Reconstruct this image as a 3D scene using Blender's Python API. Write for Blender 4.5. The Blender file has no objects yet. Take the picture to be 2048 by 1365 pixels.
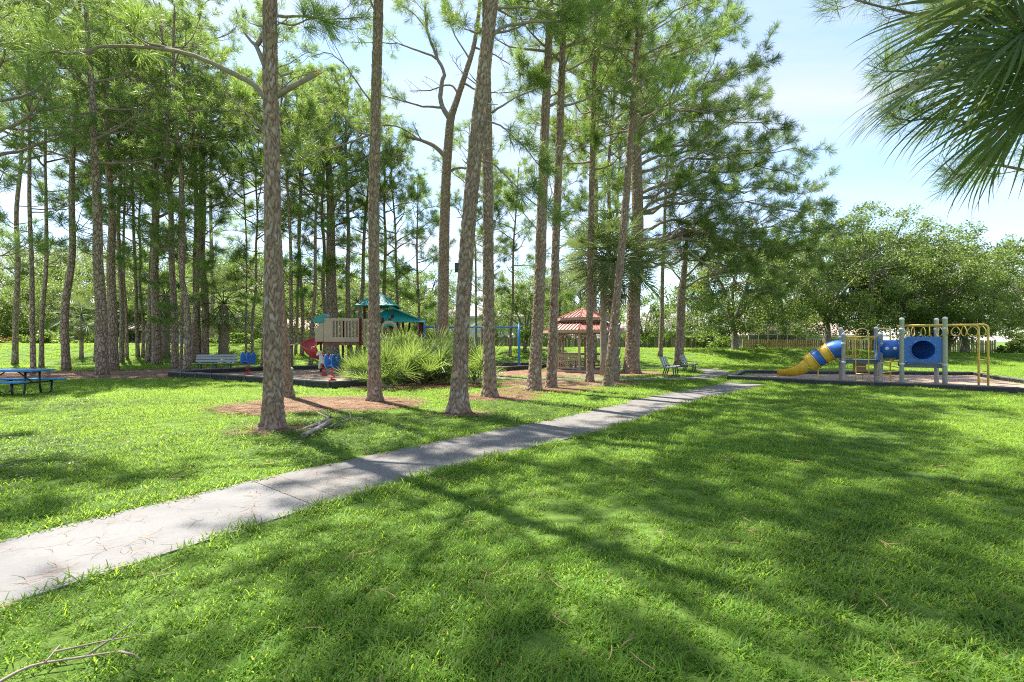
import bpy, math, random
import numpy as np
from mathutils import Vector, Matrix

scene = bpy.context.scene
# ------------------------------------------------------------------ camera
F, CX, CY, CAMH = 967.0, 1024.0, 682.0, 1.6       # photograph: 17 mm lens, level, eye height 1.6 m
cam_d = bpy.data.cameras.new('camera'); cam = bpy.data.objects.new('camera', cam_d)
scene.collection.objects.link(cam)
cam.location = (0, 0, CAMH); cam.rotation_euler = (math.radians(90), 0, 0)
cam_d.lens = 17.0; cam_d.sensor_width = 36.0; cam_d.clip_start = 0.05; cam_d.clip_end = 3000
scene.camera = cam
# ------------------------------------------------------------------ light
SUN_EL, SUN_AZ = math.radians(62), math.radians(-45)   # azimuth measured from +Y towards +X
sdir = Vector((math.sin(SUN_AZ)*math.cos(SUN_EL), math.cos(SUN_AZ)*math.cos(SUN_EL), math.sin(SUN_EL)))
sun_d = bpy.data.lights.new('sun', 'SUN'); sun_d.energy = 5.0; sun_d.angle = math.radians(0.53)
sun_d.color = (1.0, 0.94, 0.84)
sun = bpy.data.objects.new('sun', sun_d); scene.collection.objects.link(sun)
sun.rotation_euler = sdir.to_track_quat('Z', 'Y').to_euler(); sun.location = (-20, 20, 40)
world = bpy.data.worlds.new('World'); scene.world = world; world.use_nodes = True
nt = world.node_tree; N = nt.nodes; L = nt.links; N.clear()
def nd(t, **k):
    n = N.new(t)
    for a, b in k.items(): setattr(n, a, b)
    return n
sky = nd('ShaderNodeTexSky', sky_type='NISHITA'); sky.sun_disc = False
sky.sun_elevation = SUN_EL; sky.sun_rotation = SUN_AZ; sky.altitude = 0
sky.air_density = 1.0; sky.dust_density = 0.25; sky.ozone_density = 3.0
tc = nd('ShaderNodeTexCoord'); sep = nd('ShaderNodeSeparateXYZ'); L.new(tc.outputs['Generated'], sep.inputs[0])
mx = nd('ShaderNodeMath', operation='MAXIMUM'); L.new(sep.outputs['Z'], mx.inputs[0]); mx.inputs[1].default_value = 0.0
ad = nd('ShaderNodeMath', operation='ADD'); L.new(mx.outputs[0], ad.inputs[0]); ad.inputs[1].default_value = 0.16
dx = nd('ShaderNodeMath', operation='DIVIDE'); L.new(sep.outputs['X'], dx.inputs[0]); L.new(ad.outputs[0], dx.inputs[1])
dy = nd('ShaderNodeMath', operation='DIVIDE'); L.new(sep.outputs['Y'], dy.inputs[0]); L.new(ad.outputs[0], dy.inputs[1])
cb = nd('ShaderNodeCombineXYZ'); L.new(dx.outputs[0], cb.inputs[0]); L.new(dy.outputs[0], cb.inputs[1])
mp = nd('ShaderNodeMapping'); L.new(cb.outputs[0], mp.inputs[0]); mp.inputs['Scale'].default_value = (0.5, 1.1, 1); mp.inputs['Rotation'].default_value = (0, 0, 0.35); mp.inputs['Location'].default_value = (0.6, 0.9, 0)
nz = nd('ShaderNodeTexNoise'); L.new(mp.outputs[0], nz.inputs['Vector']); nz.inputs['Scale'].default_value = 1.1; nz.inputs['Detail'].default_value = 9; nz.inputs['Roughness'].default_value = 0.56; nz.inputs['Distortion'].default_value = 0.5
cr = nd('ShaderNodeValToRGB'); L.new(nz.outputs['Fac'], cr.inputs[0])
cr.color_ramp.elements[0].position = 0.36; cr.color_ramp.elements[0].color = (0, 0, 0, 1)
cr.color_ramp.elements[1].position = 0.66; cr.color_ramp.elements[1].color = (0.95, 0.95, 0.95, 1)
mix = nd('ShaderNodeMix', data_type='RGBA'); L.new(cr.outputs[0], mix.inputs['Factor']); L.new(sky.outputs[0], mix.inputs['A'])
mix.inputs['B'].default_value = (2.7, 2.78, 2.95, 1)      # thin sunlit cirrus
bg = nd('ShaderNodeBackground'); L.new(mix.outputs['Result'], bg.inputs['Color']); bg.inputs['Strength'].default_value = 0.124
wo = nd('ShaderNodeOutputWorld'); L.new(bg.outputs[0], wo.inputs['Surface'])
# ------------------------------------------------------------------ picture
scene.view_settings.view_transform = 'Standard'; scene.view_settings.look = 'None'
scene.view_settings.exposure = 1.56; scene.view_settings.gamma = 1.0; scene.view_settings.use_curve_mapping = False
scene.render.engine = 'CYCLES'
scene.cycles.use_denoising = False
try: scene.cycles.denoiser = 'OPENIMAGEDENOISE'
except Exception: pass
scene.cycles.max_bounces = 6; scene.cycles.transparent_max_bounces = 8
scene.cycles.diffuse_bounces = 3; scene.cycles.transmission_bounces = 4
scene.cycles.sample_clamp_indirect = 8; scene.cycles.filter_width = 1.1
COL = scene.collection
rng = np.random.default_rng(11); random.seed(5)

# ------------------------------------------------------------------ photo -> place
def G(x, y):                         # pixel on flat ground
    d = F*CAMH/(y-CY); return Vector(((x-CX)/F*d, d, 0))
def P(x, y, d):                      # pixel at known depth
    return Vector(((x-CX)/F*d, d, CAMH-(y-CY)/F*d))
def sstep(a, b, x):
    t = np.clip((x-a)/(b-a), 0, 1); return t*t*(3-2*t)
def gz(x, y):                        # terrain: flat park, grassy berm at the back
    zc = np.interp(x, [-45, -30, -15, 5, 25, 42, 60], [1.32, 1.32, 1.2, 1.0, .95, .45, .3])
    up = sstep(30.5, 38.5, y); dn = sstep(39.5, 47, y)
    z = zc*up - (zc-.3)*dn
    return z + .022*np.sin(x*.7+1.3*np.sin(y*.31))*np.sin(y*.53+.6)
def gzf(x, y): return float(gz(x, y))

# ------------------------------------------------------------------ materials
MATS = {}
class NG:
    def __init__(s, name):
        s.m = bpy.data.materials.new(name); s.m.use_nodes = True; s.t = s.m.node_tree; s.t.nodes.clear(); MATS[name] = s.m
    def n(s, t, ins=None, **k):
        n = s.t.nodes.new(t)
        for a, b in k.items(): setattr(n, a, b)
        for a, b in (ins or {}).items():
            if hasattr(b, 'links'): s.t.links.new(b, n.inputs[a])
            else: n.inputs[a].default_value = b
        return n
    def noise(s, scale, detail=4, rough=.55, vec=None, dist=0):
        i = {'Scale': scale, 'Detail': detail, 'Roughness': rough, 'Distortion': dist}
        if vec is not None: i['Vector'] = vec
        return s.n('ShaderNodeTexNoise', i).outputs['Fac']
    def ramp(s, fac, stops):
        r = s.n('ShaderNodeValToRGB', {'Fac': fac}); e = r.color_ramp.elements
        while len(e) < len(stops): e.new(.5)
        for q, (p, c) in zip(e, stops):
            q.position = p; q.color = (*c, 1) if len(c) == 3 else c
        return r.outputs['Color']
    def mix(s, f, a, b):
        n = s.n('ShaderNodeMix', data_type='RGBA')
        for k, v in (('Factor', f), ('A', a), ('B', b)):
            sock = n.inputs[0] if k == 'Factor' else n.inputs[6 if k == 'A' else 7]
            if hasattr(v, 'links'): s.t.links.new(v, sock)
            else: sock.default_value = v if not isinstance(v, tuple) else ((*v, 1) if len(v) == 3 else v)
        return n.outputs[2]
    def math(s, op, a, b=0.0):
        n = s.n('ShaderNodeMath', operation=op)
        for i, v in enumerate((a, b)):
            if hasattr(v, 'links'): s.t.links.new(v, n.inputs[i])
            else: n.inputs[i].default_value = v
        return n.outputs[0]
    def obj(s): return s.n('ShaderNodeTexCoord').outputs['Object']
    def geo(s): return s.n('ShaderNodeNewGeometry').outputs['Position']
    def rnd(s): return s.n('ShaderNodeObjectInfo').outputs['Random']
    def scalev(s, v, sc): return s.n('ShaderNodeMapping', {'Vector': v, 'Scale': sc}).outputs[0]
    def bump(s, h, strength=.3, dist=.01): return s.n('ShaderNodeBump', {'Height': h, 'Strength': strength, 'Distance': dist}).outputs[0]
    def out(s, sh): s.n('ShaderNodeOutputMaterial', {'Surface': sh}); return s.m
    def pbr(s, col, rough=.6, spec=.4, normal=None, metal=0, **k):
        i = {'Base Color': col if not isinstance(col, tuple) else (*col[:3], 1), 'Roughness': rough, 'Specular IOR Level': spec, 'Metallic': metal}
        if normal is not None: i['Normal'] = normal
        i.update(k)
        return s.n('ShaderNodeBsdfPrincipled', i).outputs[0]
def c3(c, k): return tuple(min(1, v*k) for v in c)

def mat_plain(name, c, rough=.5, spec=.4, var=.18, scale=6, metal=0, grime=.15, bump=.1, coat=0):
    g = NG(name); o = g.obj()
    n1 = g.noise(scale, 5, .6, o); n2 = g.noise(scale*7, 4, .7, o)
    col = g.ramp(n1, [(.25, c3(c, 1-var)), (.75, c3(c, 1+var))])
    dirt = g.ramp(n2, [(.45, (0, 0, 0)), (.75, (1, 1, 1))])
    gr = tuple(.5*v+.5*w for v, w in zip(c3(c, .6), (.16, .14, .11)))
    col = g.mix(g.math('MULTIPLY', dirt, grime), col, gr)
    rr = g.math('ADD', g.math('MULTIPLY', n2, .25), rough-.12)
    b = g.bump(n2, bump, .004)
    return g.out(g.pbr(col, rr, spec, b, metal, **({'Coat Weight': coat} if coat else {})))

def mat_leaf(name, c, ct, trans=.45, rough=.45, spec=.35, scale=1.2, var=.3, brown=None, brown_amt=.05, bscale=6):
    g = NG(name); p = g.geo(); r = g.rnd()
    n1 = g.noise(scale, 3, .6, p)
    f = g.math('ADD', g.math('MULTIPLY', n1, .75), g.math('MULTIPLY', r, .25))
    col = g.ramp(f, [(.25, c3(c, 1-var)), (.7, c3(c, 1+var))])
    cot = g.ramp(f, [(.25, c3(ct, 1-var)), (.7, c3(ct, 1+var))])
    if brown:
        n2 = g.noise(scale*bscale, 2, .5, p)
        m = g.ramp(n2, [(.70-brown_amt*2, (0, 0, 0)), (.74-brown_amt*2, (1, 1, 1))])
        col = g.mix(m, col, brown); cot = g.mix(m, cot, brown)
    a = g.pbr(col, rough, spec)
    t = g.n('ShaderNodeBsdfTranslucent', {'Color': cot}).outputs[0]
    return g.out(g.n('ShaderNodeMixShader', {0: trans, 1: a, 2: t}).outputs[0])

mat_leaf('needle', (.09, .155, .042), (.29, .43, .065), .47, .42, .42, 1.0, .32, (.20, .12, .04), .012)
mat_leaf('needle_far', (.10, .165, .05), (.31, .45, .085), .49, .42, .42, .6, .3, (.22, .13, .04), .014)
mat_leaf('oak_leaf', (.09, .14, .04), (.27, .37, .065), .46, .38, .5, .55, .35)
mat_leaf('shrub_leaf', (.09, .15, .03), (.24, .34, .05), .45, .4, .4, 1.1, .4)
mat_leaf('croton_leaf', (.16, .12, .03), (.35, .25, .05), .4, .4, .4, 2.1, .5)
mat_leaf('palm_leaf', (.085, .13, .05), (.20, .27, .07), .38, .5, .28, 1.4, .28, (.24, .17, .08), .012)
mat_leaf('palmetto_leaf', (.10, .16, .045), (.26, .37, .065), .42, .36, .45, 1.6, .3, (.28, .2, .08), .012)
mat_leaf('dry_leaf', (.15, .105, .06), (.18, .12, .06), .3, .8, .1, 2, .25)
mat_leaf('grass_blade', (.115, .215, .032), (.385, .56, .055), .5, .52, .26, .45, .3, (.30, .25, .11), .03, 60)
mat_leaf('straw', (.27, .155, .09), (.2, .11, .055), .15, .6, .3, 9, .55)

def mat_ground():
    g = NG('lawn_soil'); p = g.geo()
    a = g.noise(.35, 5, .6, p); b = g.noise(9, 5, .7, p); c = g.noise(60, 3, .7, p)
    col = g.ramp(b, [(.3, (.06, .11, .018)), (.55, (.11, .19, .03)), (.8, (.17, .25, .045))])
    col = g.mix(g.math('MULTIPLY', g.ramp(a, [(.5, (0, 0, 0)), (.75, (1, 1, 1))]), .35), col, (.14, .17, .05))
    h = g.math('ADD', g.math('MULTIPLY', b, .6), g.math('MULTIPLY', c, .5))
    return g.out(g.pbr(col, .9, .15, g.bump(h, .8, .05)))
mat_ground()
def mat_litter(name, c1, c2, c3_):
    g = NG(name); p = g.geo()
    q = g.n('ShaderNodeTexVoronoi', {'Vector': g.scalev(p, (1, 1, 1)), 'Scale': 34.0, 'Randomness': 1.0}).outputs['Color']
    s = g.n('ShaderNodeSeparateColor', {'Color': q}).outputs[0]
    a = g.noise(2.2, 5, .65, p); b = g.noise(70, 4, .75, p)
    col = g.ramp(s, [(.1, c1), (.5, c2), (.95, c3_)])
    col = g.mix(g.math('MULTIPLY', b, .8), col, c3(c2, .8))
    col = g.mix(g.math('MULTIPLY', g.ramp(a, [(.45, (0, 0, 0)), (.7, (1, 1, 1))]), .5), col, c3_)
    return g.out(g.pbr(col, .92, .15, g.bump(g.math('ADD', b, s), .9, .03)))
mat_litter('pine_straw', (.13, .075, .045), (.28, .175, .11), (.42, .29, .20))
mat_litter('wood_mulch', (.25, .155, .11), (.45, .315, .23), (.58, .45, .35))
def mat_concrete(name, c, speck):
    g = NG(name); p = g.geo()
    a = g.noise(1.6, 6, .62, p, .3); b = g.noise(24, 6, .7, p); d = g.noise(170, 2, .6, p)
    col = g.ramp(a, [(.3, c3(c, .78)), (.55, c), (.8, c3(c, 1.12))])
    col = g.mix(g.math('MULTIPLY', g.ramp(b, [(.5, (0, 0, 0)), (.68, (1, 1, 1))]), speck), col, c3(c, .55))
    col = g.mix(g.math('MULTIPLY', g.ramp(d, [(.55, (0, 0, 0)), (.7, (1, 1, 1))]), speck), col, c3(c, .45))
    col = g.mix(g.math('MULTIPLY', g.rnd(), .22), col, c3(c, .72))
    return g.out(g.pbr(col, .88, .2, g.bump(g.math('ADD', b, d), .35, .006)))
mat_concrete('concrete_new', (.215, .21, .205), .3)
mat_concrete('concrete_old', (.20, .19, .178), .45)
def mat_bark(name, near):
    g = NG(name); o = g.obj()
    if near:
        pl = g.n('ShaderNodeAttribute', attribute_name='plate').outputs['Fac']
        ed = g.n('ShaderNodeAttribute', attribute_name='furrow').outputs['Fac']
    else:
        w = g.scalev(o, (1, 1, .45))
        w = g.n('ShaderNodeVectorMath', {0: w, 1: g.n('ShaderNodeVectorMath', {0: g.n('ShaderNodeTexNoise', {'Vector': o, 'Scale': 5.0}).outputs['Color'], 1: (.12, .12, .12)}, operation='MULTIPLY').outputs[0]}, operation='ADD').outputs[0]
        v = g.n('ShaderNodeTexVoronoi', {'Vector': w, 'Scale': 11.0})
        pl = g.n('ShaderNodeSeparateColor', {'Color': v.outputs['Color']}).outputs[0]
        e = g.n('ShaderNodeTexVoronoi', {'Vector': w, 'Scale': 11.0}, feature='DISTANCE_TO_EDGE').outputs['Distance']
        ed = g.ramp(e, [(0, (1, 1, 1)), (.10, (0, 0, 0))])
    fl = g.noise(30, 7, .75, g.scalev(o, (1, 1, .3))); md = g.noise(2.0, 4, .6, o)
    col = g.ramp(pl, [(.0, (.20, .135, .095)), (.4, (.30, .21, .15)), (.7, (.35, .265, .205)), (.94, (.42, .35, .29)), (1, (.46, .25, .13))])
    col = g.mix(g.math('MULTIPLY', g.ramp(fl, [(.42, (0, 0, 0)), (.62, (1, 1, 1))]), .45), col, (.42, .34, .275))
    fd = g.noise(17, 6, .8, g.scalev(o, (1, 1, .22)))
    col = g.mix(g.math('MULTIPLY', g.ramp(fd, [(.5, (0, 0, 0)), (.68, (1, 1, 1))]), .4), col, (.13, .08, .055))
    col = g.mix(g.math('MULTIPLY', g.ramp(md, [(.45, (0, 0, 0)), (.7, (1, 1, 1))]), .35), col, (.24, .165, .125))
    col = g.mix(g.math('MULTIPLY', ed, .88), col, (.09, .05, .034))
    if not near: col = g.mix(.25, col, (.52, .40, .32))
    h = g.math('SUBTRACT', g.math('MULTIPLY', fl, .5), g.math('MULTIPLY', ed, 0.2 if near else 1.2))
    return g.out(g.pbr(col, .9, .18, g.bump(h, 1.0, .03 if near else .04)))
mat_bark('bark_near', True); mat_bark('bark_far', False)
mat_plain('branch_bark', (.26, .21, .175), .9, .15, .3, 9, bump=.6)
mat_plain('oak_bark', (.20, .175, .15), .92, .15, .3, 7, bump=.8)
mat_plain('deadwood', (.33, .29, .255), .9, .15, .35, 14, bump=.7)
mat_plain('raw_wood', (.62, .40, .17), .8, .2, .3, 18)
mat_plain('palm_boot', (.30, .245, .19), .9, .15, .4, 6, bump=.7)
mat_plain('blue_plastic', (.022, .13, .46), .38, .5, .14, 3, grime=.18)
mat_plain('blue_light', (.06, .22, .55), .45, .45, .16, 3, grime=.22)
mat_plain('blue_coat', (.03, .22, .55), .42, .5, .12, 3, grime=.15)
mat_plain('yellow_plastic', (.72, .44, .035), .42, .45, .12, 3, grime=.22)
mat_plain('yellow_paint', (.66, .46, .10), .45, .45, .14, 5, grime=.28)
mat_plain('grey_post', (.60, .60, .64), .42, .5, .08, 3, grime=.2)
mat_plain('deck_grey', (.10, .115, .135), .55, .4, .15, 5)
mat_plain('tan_plastic', (.42, .34, .235), .5, .4, .12, 3, grime=.22)
mat_plain('pale_plastic', (.62, .55, .43), .5, .4, .12, 4, grime=.22)
mat_plain('pink_panel', (.52, .33, .22), .5, .4, .12, 4)
mat_plain('maroon_post', (.15, .025, .03), .42, .5, .12, 3, grime=.15)
mat_plain('red_plastic', (.42, .03, .03), .36, .5, .16, 2.5, grime=.16)
mat_plain('red_paint', (.48, .02, .03), .4, .5, .12, 4, grime=.15)
mat_plain('teal_roof', (.015, .25, .235), .38, .5, .12, 2.5, grime=.14)
mat_plain('black_plastic', (.035, .038, .042), .5, .4, .2, 6, grime=.3, bump=.35)
mat_plain('timber_top', (.13, .135, .145), .55, .4, .2, 6, grime=.3, bump=.3)
mat_plain('black_metal', (.02, .022, .022), .4, .5, .15, 6)
mat_plain('green_metal', (.018, .085, .062), .42, .5, .15, 5)
mat_plain('bench_slat', (.33, .345, .36), .6, .35, .14, 7, grime=.3, bump=.3)
mat_plain('bin_grey', (.24, .27, .25), .6, .35, .18, 6, grime=.3)
mat_plain('bin_lid', (.34, .36, .31), .6, .35, .18, 6, grime=.3)
mat_plain('gazebo_wood', (.43, .33, .255), .75, .3, .18, 8, grime=.25, bump=.4)
mat_plain('gazebo_roof', (.36, .155, .125), .5, .4, .25, 3, grime=.55)
mat_plain('roof_seam', (.24, .07, .06), .42, .5, .2, 4, grime=.3)
mat_plain('chain', (.45, .45, .44), .35, .5, .1, 8, metal=.8)
mat_plain('fence_dark', (.14, .125, .075), .85, .2, .3, 5, grime=.35, bump=.4)
mat_plain('fence_warm', (.36, .25, .14), .85, .2, .28, 5, grime=.3, bump=.4)
mat_plain('fence_grey', (.30, .255, .215), .85, .2, .28, 5, grime=.3, bump=.4)
mat_plain('stucco_white', (.74, .75, .77), .85, .2, .05, 3, grime=.08)
mat_plain('stucco_tan', (.62, .52, .39), .85, .2, .06, 3, grime=.1)
mat_plain('stucco_mint', (.60, .66, .60), .85, .2, .06, 3, grime=.1)
mat_plain('roof_shingle', (.34, .31, .295), .88, .2, .16, 4, grime=.25, bump=.5)
mat_plain('roof_tan', (.48, .36, .30), .85, .2, .16, 4, grime=.25, bump=.5)
mat_plain('trim_white', (.74, .72, .69), .6, .3, .05, 4, grime=.1)
mat_plain('dish_grey', (.5, .5, .5), .45, .4, .08, 4)
g = NG('window_glass'); g.out(g.pbr((.05, .065, .075), .06, .6))
g = NG('porch_screen'); g.out(g.n('ShaderNodeMixShader', {0: .45, 1: g.n('ShaderNodeBsdfTransparent').outputs[0], 2: g.pbr((.10, .11, .12), .7, .2)}).outputs[0])
M = MATS

# ------------------------------------------------------------------ mesh helpers
def link(name, me, parent=None):
    o = bpy.data.objects.new(name, me); COL.objects.link(o)
    if parent is not None: o.parent = parent
    return o
def tag(o, label=None, cat=None, group=None, kind=None):
    if label: o['label'] = label
    if cat: o['category'] = cat
    if group: o['group'] = group
    if kind: o['kind'] = kind
    return o
def empty(name, loc, rz=0.0, label=None, cat=None, group=None):
    o = bpy.data.objects.new(name, None); COL.objects.link(o); o.location = loc; o.rotation_euler = (0, 0, rz)
    o.empty_display_size = .2
    return tag(o, label, cat, group)
def np_mesh(name, v, f, mats, smooth=False, attrs=None, fmat=None):
    """v (n,3); f (m,k) with constant k, or a list of such arrays"""
    me = bpy.data.meshes.new(name); fl = f if isinstance(f, list) else [f]
    fl = [np.asarray(a, np.int32) for a in fl if len(a)]
    me.vertices.add(len(v)); me.vertices.foreach_set('co', np.asarray(v, np.float32).ravel())
    nl = sum(a.size for a in fl); npoly = sum(len(a) for a in fl)
    me.loops.add(nl); me.loops.foreach_set('vertex_index', np.concatenate([a.ravel() for a in fl]))
    tot = np.concatenate([np.full(len(a), a.shape[1], np.int32) for a in fl]); st = np.concatenate([[0], np.cumsum(tot)[:-1]]).astype(np.int32)
    me.polygons.add(npoly); me.polygons.foreach_set('loop_start', st)
    try: me.polygons.foreach_set('loop_total', tot)
    except Exception: pass
    me.polygons.foreach_set('use_smooth', np.full(npoly, bool(smooth)))
    for m in (mats if isinstance(mats, (list, tuple)) else [mats]): me.materials.append(M[m])
    if fmat is not None: me.polygons.foreach_set('material_index', np.asarray(fmat, np.int32))
    for k, a in (attrs or {}).items():
        at = me.attributes.new(k, 'FLOAT', 'POINT'); at.data.foreach_set('value', np.asarray(a, np.float32))
    me.update(calc_edges=True); me.validate()
    return me
def frame_of(d):
    d = d.normalized(); a = Vector((0, 0, 1)) if abs(d.z) < .9 else Vector((1, 0, 0))
    u = d.cross(a).normalized(); return u, d.cross(u).normalized()
class MB:
    def __init__(s): s.v = []; s.f = []; s.s = []
    def face(s, idx, smooth=False): s.f.append(tuple(idx)); s.s.append(smooth)
    def box(s, c, size, rz=0.0, mat=None):
        c = Vector(c); h = Vector(size)*.5; R = mat if mat is not None else Matrix.Rotation(rz, 3, 'Z'); b = len(s.v)
        for x in (-1, 1):
            for y in (-1, 1):
                for z in (-1, 1): s.v.append(tuple(c + R @ Vector((x*h.x, y*h.y, z*h.z))))
        for q in ((0, 1, 3, 2), (4, 6, 7, 5), (0, 4, 5, 1), (2, 3, 7, 6), (0, 2, 6, 4), (1, 5, 7, 3)): s.face([b+i for i in q])
        return s
    def bar(s, a, b, w, h, up=(0, 0, 1)):         # rectangular bar from a to b
        a = Vector(a); b = Vector(b); d = (b-a); ln = d.length; d.normalize(); up = Vector(up)
        y = up.cross(d);
        if y.length < 1e-4: y = Vector((1, 0, 0)).cross(d)
        y.normalize(); z = d.cross(y)
        return s.box((a+b)/2, (ln, w, h), mat=Matrix((d, y, z)).transposed())
    def tube(s, pts, r, n=8, cap=True, smooth=True):
        pts = [Vector(p) for p in pts]; k = len(pts); rr = r if isinstance(r, (list, tuple, np.ndarray)) else [r]*k; b = len(s.v)
        u = None
        for i, p in enumerate(pts):
            d = (pts[min(i+1, k-1)] - pts[max(i-1, 0)])
            if d.length < 1e-9: d = Vector((0, 0, 1))
            d.normalize()
            if u is None: u, w = frame_of(d)
            else:
                u = (u - d*u.dot(d));
                u = u.normalized() if u.length > 1e-6 else frame_of(d)[0]
                w = d.cross(u)
            for j in range(n):
                t = 2*math.pi*j/n; s.v.append(tuple(p + (u*math.cos(t) + w*math.sin(t))*rr[i]))
        for i in range(k-1):
            for j in range(n):
                a = b+i*n+j; c = b+i*n+(j+1) % n; s.face((a, c, c+n, a+n), smooth)
        if cap: s.face([b+j for j in reversed(range(n))]); s.face([b+(k-1)*n+j for j in range(n)])
        return s
    def lathe(s, prof, c=(0, 0, 0), n=12, smooth=True, cap=True):
        c = Vector(c); b = len(s.v)
        for (r, z) in prof:
            for j in range(n):
                t = 2*math.pi*(j+.5)/n; s.v.append((c.x+r*math.cos(t), c.y+r*math.sin(t), c.z+z))
        for i in range(len(prof)-1):
            for j in range(n):
                a = b+i*n+j; d = b+i*n+(j+1) % n; s.face((a, d, d+n, a+n), smooth)
        if cap: s.face([b+j for j in reversed(range(n))]); s.face([b+(len(prof)-1)*n+j for j in range(n)])
        return s
    def prism(s, poly, o, u, v, t):               # 2D outline extruded by t along u x v
        o = Vector(o); u = Vector(u).normalized(); v = Vector(v).normalized(); n = u.cross(v); b = len(s.v); k = len(poly)
        for q in (0, t):
            for (x, y) in poly: s.v.append(tuple(o+u*x+v*y+n*q))
        s.face([b+i for i in reversed(range(k))]); s.face([b+k+i for i in range(k)])
        for i in range(k): s.face((b+i, b+(i+1) % k, b+k+(i+1) % k, b+k+i))
        return s
    def ring_plate(s, outer, inner, o, u, v, t):  # plate with a hole: outer and inner outlines with the same count
        o = Vector(o); u = Vector(u).normalized(); v = Vector(v).normalized(); n = u.cross(v); b = len(s.v); k = len(outer)
        for q in (0, t):
            for pl in (outer, inner):
                for (x, y) in pl: s.v.append(tuple(o+u*x+v*y+n*q))
        for i in range(k):
            j = (i+1) % k
            s.face((b+i, b+k+i, b+k+j, b+j)); s.face((b+2*k+i, b+2*k+j, b+3*k+j, b+3*k+i))
            s.face((b+i, b+j, b+2*k+j, b+2*k+i)); s.face((b+k+i, b+3*k+i, b+3*k+j, b+k+j))
        return s
    def mesh(s, name, mat):
        me = bpy.data.meshes.new(name); me.from_pydata(s.v, [], s.f); me.polygons.foreach_set('use_smooth', s.s)
        me.materials.append(M[mat]); me.update(); return me
    def build(s, name, mat, parent=None, bevel=0):
        o = link(name, s.mesh(name, mat), parent)
        if bevel:
            b = o.modifiers.new('bevel', 'BEVEL'); b.width = bevel; b.segments = 2; b.limit_method = 'ANGLE'
        return o
def copy_tree(o, parent=None):
    c = o.copy(); COL.objects.link(c); c.parent = parent
    for ch in list(o.children): copy_tree(ch, c)
    return c
def catmull(pts, per=8):
    pts = [Vector(p) for p in pts]; q = [pts[0]*2-pts[1]] + pts + [pts[-1]*2-pts[-2]]; out = []
    for i in range(1, len(q)-2):
        for j in range(per):
            t = j/per; a, b, c, d = q[i-1], q[i], q[i+1], q[i+2]
            out.append(.5*((2*b)+(c-a)*t+(2*a-5*b+4*c-d)*t*t+(3*b-a-3*c+d)*t**3))
    return out+[pts[-1]]
# ================================================================== GROUND
def axis(lo, hi, step, ends): 
    a = list(np.arange(lo, hi+1e-6, step)); return np.array([-e for e in reversed(ends)][:0] + a)
gx = np.concatenate([[-900, -500, -250, -140, -95], np.arange(-70, 70.1, 1.0), [95, 140, 250, 500, 900]])
gy = np.concatenate([[-900, -400, -150, -60, -25], np.arange(-12, 62.1, .8), [75, 100, 150, 260, 500, 1200]])
XX, YY = np.meshgrid(gx, gy); ZZ = gz(XX, YY)
nx_, ny_ = len(gx), len(gy); I = np.arange(nx_*ny_).reshape(ny_, nx_)
gf = np.stack([I[:-1, :-1], I[:-1, 1:], I[1:, 1:], I[1:, :-1]], -1).reshape(-1, 4)
lawn = link('lawn', np_mesh('lawn', np.stack([XX, YY, ZZ], -1).reshape(-1, 3), gf, 'lawn_soil', True)); tag(lawn, kind='structure')

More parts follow.
